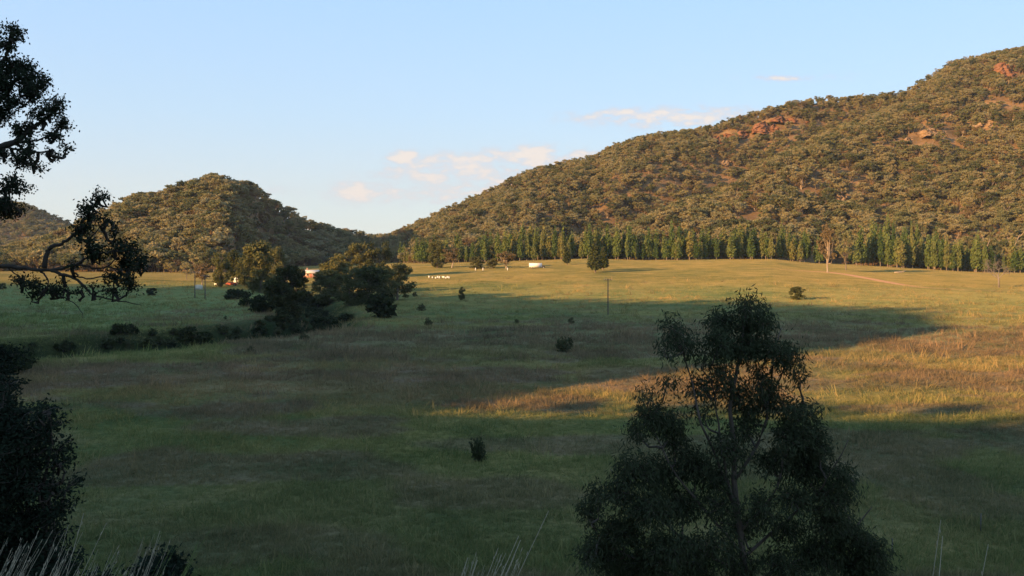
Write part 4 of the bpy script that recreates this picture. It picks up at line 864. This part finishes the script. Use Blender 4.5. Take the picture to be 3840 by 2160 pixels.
def blade_strip(root, tip, bend, w, n=5, w1=0.15):
    t = np.linspace(0, 1, n)[:, None]; p = root + (tip - root) * t + bend * (t * (1 - t)) * 4 * 0.5
    d = tip - root; side = np.cross(d, [0.2, 1, 0.3]); side /= np.linalg.norm(side); ww = w * (1 - (1 - w1) * t)
    V = np.stack([p - side * ww / 2, p + side * ww / 2], 1).reshape(-1, 3); i = np.arange(n - 1) * 2
    return V, np.stack([i, i + 1, i + 3, i + 2], 1)
protos = []
for s in range(5):
    rng = np.random.default_rng(600 + s); mb = MB()
    for k in range(16):
        r0 = np.array([*rng.normal(size=2) * 0.16, -0.05]); hgt = rng.uniform(0.12, 0.42); tip = r0 + [rng.normal() * 0.10 + 0.06, rng.normal() * 0.10, hgt]
        mb.add(*blade_strip(r0, tip, np.array([0, 0, hgt * 0.15]), 0.028, 3, 0.2))
    protos.append(setmat(mb.mesh('tuft'), M['grass']))
rng = np.random.default_rng(91); n = 170000
yy = np.exp(rng.uniform(math.log(42), math.log(430), n)); ss = rng.uniform(-0.57, 0.57, n); xx = ss * yy
keep = rng.random(n) < np.clip(0.25 + 1.5 * (fbm(xx / 7, yy / 7, 55, 3) - 0.25), 0.1, 1) * np.interp(yy, [40, 160, 230, 430], [1, 1, 0.55, 0.12]); xx, yy = xx[keep], yy[keep]; n = len(xx); sc = rng.uniform(0.6, 1.3, n) * np.clip(yy / 100, 0.8, 1.8) * np.where(rng.random(n) < 0.09, rng.uniform(1.6, 2.8, n), 1)
cd_ = creek_dist(xx, yy); k_ = (cd_ > 5) | (rng.random(n) < 0.15); xx, yy, sc = xx[k_], yy[k_], sc[k_]; n = len(xx)
mg_ = scatter('meadow_grass', np.stack([xx, yy, h_ground(xx, yy)], 1), np.stack([0 * xx, 0 * xx, rng.random(n) * 6.28], 1), np.stack([sc, sc, sc * rng.uniform(0.6, 1.1, n)], 1), rng.integers(0, 5, n), protos, 'tufts of green and straw grass over the valley floor')
st_, wd_, _ = tones(xx, yy); attr(mg_.data, 'tone', np.clip(st_ + (fbm(xx / 40, yy / 40, 12, 4) - 0.5) * 1.6, 0, 1)); attr(mg_.data, 'weedy', wd_)
def stalks():
    """seeding stems that lean right at the bottom of the view, 2 to 4 m from the camera"""
    rng = np.random.default_rng(17); mb = MB(); mg = MB()
    def stem(px_, py_, lean, y, m, w, head=True):
        tip = at(px_, py_, y); rx = tip[0] - lean; g = float(h_ground(rx, y)); root = np.array([rx, y + rng.normal() * 0.1, g - 0.02]); bend = np.array([-0.05 * abs(lean) - 0.02, 0, 0.10 * abs(lean)])
        m.add(*blade_strip(root, tip, bend, w, 9, 0.45))
        if head:
            n_ = 7; t = 1 - 0.22 * rng.random(n_)[:, None]; p = root + (tip - root) * t + bend * (t * (1 - t)) * 2
            A_ = (tip - root) / np.linalg.norm(tip - root) + rng.normal(size=(n_, 3)) * 0.12; m.add(*leaf_cards(p + rng.normal(size=(n_, 3)) * 0.0016, 0.016, 0.0026, A_, rand_unit(n_, rng)))
    def cluster(x0, x1, top, n_, lean, m, w=0.0022, y=(2.3, 3.8)):
        for k in range(n_):
            px_ = rng.uniform(x0, x1); py_ = rng.uniform(top, 2150) if k % 3 else rng.uniform(top, top + 70); stem(px_, py_, lean * rng.uniform(0.7, 1.2), rng.uniform(*y), m, w * rng.uniform(0.45, 1.0))
    cluster(0, 150, 2010, 22, 0.65, mb); cluster(80, 260, 1985, 14, 0.6, mb); cluster(200, 380, 1980, 14, 0.6, mb); cluster(330, 480, 2040, 12, 0.6, mb)
    cluster(500, 640, 2000, 14, 0.45, mb); cluster(600, 760, 2000, 12, 0.6, mg); cluster(0, 500, 2100, 26, 0.55, mb); cluster(1740, 1830, 2070, 12, 0.4, mb); cluster(1860, 1960, 2050, 12, 0.5, mb)
    for px_, py_, lean, y, m, w in [(314, 1925, .42, 2.8, mb, .0036), (256, 1968, .35, 2.7, mb, .0025), (400, 1960, .6, 2.6, mb, .003), (145, 1990, .5, 2.6, mb, .003), (600, 1990, .4, 2.8, mb, .003), (800, 1965, .7, 2.7, mg, .003), (895, 2075, .9, 2.7, mg, .0028), (738, 2040, .5, 2.8, mg, .003),
                                 (2058, 1915, .62, 3.0, mb, .0042), (1945, 2010, .55, 2.9, mb, .0036), (1952, 2025, .5, 2.9, mb, .0042), (1868, 2055, .45, 3.0, mb, .0036), (1880, 2080, .45, 3.0, mb, .0036), (1755, 2090, .4, 3.0, mb, .004), (1790, 2100, .4, 3.0, mb, .004), (2068, 2120, .5, 2.6, mg, .0025), (2045, 2100, .5, 2.6, mg, .002), (1600, 2130, .8, 2.8, mg, .002),
                                 (3528, 1950, .14, 2.8, mb, .0042), (3535, 2010, .12, 2.7, mb, .0045), (3706, 2040, .22, 2.8, mb, .0036), (3700, 2060, .2, 2.9, mg, .0022)]:
        stem(px_, py_, lean, y, m, w)
    for k in range(500):      # short green and dry blades hiding the roots, just below the frame
        x = rng.uniform(-2.2, 2.2); y = rng.uniform(1.2, 4.2); g = float(h_ground(x, y)); r = np.array([x, y, g - 0.02]); hgt = min(rng.uniform(0.25, 0.6), max(0.15, 15.95 - 0.34 * y - g)); mg.add(*blade_strip(r, r + [hgt * rng.uniform(0, .5), rng.normal() * .05, hgt], np.array([0, 0, .03]), .006, 4, .2))
    a = link('tall_grass', mb.mesh('tall_grass'), M['stalk']); tag(a, 'dry seeding grass stems leaning right along the bottom edge', kind='stuff')
    b = link('green_grass', mg.mesh('green_grass'), M['stalkgreen']); tag(b, 'green grass stems among the dry ones at the bottom edge', kind='stuff')
stalks()

# ------------------------------------------------------------------ camera, sun, sky
cam = bpy.data.cameras.new('camera'); co = bpy.data.objects.new('camera', cam); COL.objects.link(co); scene.camera = co
cam.sensor_width = 36; cam.lens = 36 * F / 3840; cam.shift_y = -(1080 - HY) / 3840; cam.clip_start = 0.1; cam.clip_end = 20000
co.location = (0, 0, CAMZ); co.rotation_euler = (math.pi / 2, 0, 0)
sd = Vector((SU[0] * math.cos(math.radians(ELEV)), SU[1] * math.cos(math.radians(ELEV)), -math.sin(math.radians(ELEV))))
sun = bpy.data.lights.new('sun', 'SUN'); sun.energy = 4.4; sun.angle = math.radians(0.6); sun.color = (1.0, 0.56, 0.21); so = bpy.data.objects.new('sun', sun); COL.objects.link(so)
so.rotation_euler = sd.to_track_quat('-Z', 'Y').to_euler()
w = bpy.data.worlds.new('World'); scene.world = w; w.use_nodes = True; nt = w.node_tree; nt.nodes.clear()
sky = N(nt, 'ShaderNodeTexSky', sky_type='NISHITA'); sky.sun_disc = False; sky.sun_elevation = math.radians(ELEV); sky.sun_rotation = math.atan2(-sd.x, -sd.y)
sky.altitude = 300; sky.air_density = 1.0; sky.dust_density = 0.25; sky.ozone_density = 2.6
tc = N(nt, 'ShaderNodeTexCoord'); sp = N(nt, 'ShaderNodeSeparateXYZ'); nt.links.new(tc.outputs['Generated'], sp.inputs[0])
yy_ = math_(nt, 'MAXIMUM', sp.outputs['Y'], 0.05); S_ = math_(nt, 'DIVIDE', sp.outputs['X'], yy_); T_ = math_(nt, 'DIVIDE', sp.outputs['Z'], yy_)
cmb = N(nt, 'ShaderNodeCombineXYZ'); nt.links.new(math_(nt, 'MULTIPLY', S_, 1.0), cmb.inputs[0]); nt.links.new(math_(nt, 'MULTIPLY', T_, 2.4), cmb.inputs[1])
nz1 = noise(nt, cmb.outputs[0], 26, 6, 0.6); nz2 = noise(nt, cmb.outputs[0], 9, 4, 0.5)
tot = None
for (cx_, cy_, rx, ry, st) in [(1512, 592, 62, 36, 1.0), (1460, 618, 130, 22, .45), (1750, 596, 190, 34, .75), (2010, 582, 110, 44, .95), (2150, 590, 150, 40, .7), (1345, 715, 130, 40, .85), (1440, 712, 80, 36, .75), (1620, 668, 110, 32, .8), (1500, 725, 420, 60, .5), (1800, 700, 240, 50, .6), (1750, 640, 460, 70, .62), (1950, 600, 420, 50, .6),
                                (2480, 442, 380, 46, .72), (2650, 425, 260, 32, .6), (2950, 292, 210, 18, .5), (3190, 280, 70, 14, .16), (200, 152, 70, 8, .12), (1050, 720, 120, 30, .3), (1700, 620, 560, 28, .25)]:
    dx = math_(nt, 'DIVIDE', math_(nt, 'SUBTRACT', S_, (cx_ - CX) / F), rx / F); dy = math_(nt, 'DIVIDE', math_(nt, 'SUBTRACT', T_, (HY - cy_) / F), ry / F)
    r2 = math_(nt, 'ADD', math_(nt, 'MULTIPLY', dx, dx), math_(nt, 'MULTIPLY', dy, dy)); g_ = math_(nt, 'MULTIPLY', math_(nt, 'EXPONENT', math_(nt, 'MULTIPLY', r2, -1.0)), st)
    tot = g_ if tot is None else math_(nt, 'MAXIMUM', tot, g_)
nz3 = noise(nt, cmb.outputs[0], 75, 6, 0.65)
rg = math_(nt, 'ADD', math_(nt, 'MULTIPLY_ADD', nz1.outputs[0], 3.2, -1.6), math_(nt, 'MULTIPLY_ADD', nz3.outputs[0], 1.8, -0.9))
f_ = math_(nt, 'MULTIPLY', math_(nt, 'ADD', tot, math_(nt, 'MULTIPLY', rg, 0.8)), math_(nt, 'MINIMUM', math_(nt, 'MULTIPLY', tot, 2.2), 1.0))
mr = N(nt, 'ShaderNodeMapRange', interpolation_type='SMOOTHSTEP'); nt.links.new(f_, mr.inputs[0]); mr.inputs[1].default_value = 0.0; mr.inputs[2].default_value = 0.88; mr.inputs[4].default_value = 0.95
cr = ramp(nt, [(0.0, (2.45, 2.62, 2.95)), (0.45, (2.72, 2.66, 2.85)), (0.75, (3.1, 2.9, 2.85)), (1.0, (3.55, 3.2, 2.9))]); nt.links.new(mr.outputs[0], cr.inputs[0])
grad = ramp(nt, [(0.0, (2.65, 2.85, 2.85)), (0.06, (2.45, 2.86, 3.12)), (0.14, (2.10, 2.85, 3.6)), (0.25, (1.78, 2.72, 3.95)), (0.6, (1.5, 2.3, 3.4)), (1.0, (1.3, 2.1, 3.2))])
nt.links.new(sp.outputs['Z'], grad.inputs[0]); skc = mixc(nt, 0.85, sky.outputs[0], grad.outputs[0])
nt.links.new(mixc(nt, mr.outputs[0], skc, cr.outputs[0]), (bg := N(nt, 'ShaderNodeBackground')).inputs[0]); bg.inputs[1].default_value = 0.10
wo = N(nt, 'ShaderNodeOutputWorld'); nt.links.new(bg.outputs[0], wo.inputs[0])
hz = MB(); hz.box([0, 2200, 190], [5200, 5400, 400]); hm, hnt = newmat('haze'); pv = N(hnt, 'ShaderNodeVolumePrincipled'); pv.inputs['Density'].default_value = 0.00005; pv.inputs['Color'].default_value = (0.86, 0.9, 0.96, 1); pv.inputs['Anisotropy'].default_value = 0.2
hnt.links.new(pv.outputs[0], N(hnt, 'ShaderNodeOutputMaterial').inputs['Volume']); tag(link('haze', hz.mesh('haze'), hm), 'thin evening haze over the valley', kind='stuff')
scene.cycles.volume_bounces = 0
vs = scene.view_settings; vs.view_transform = 'Standard'; vs.look = 'None'; vs.exposure = 1.45; vs.gamma = 1; vs.use_curve_mapping = False
scene.cycles.max_bounces = 5; scene.cycles.diffuse_bounces = 3; scene.cycles.transmission_bounces = 2
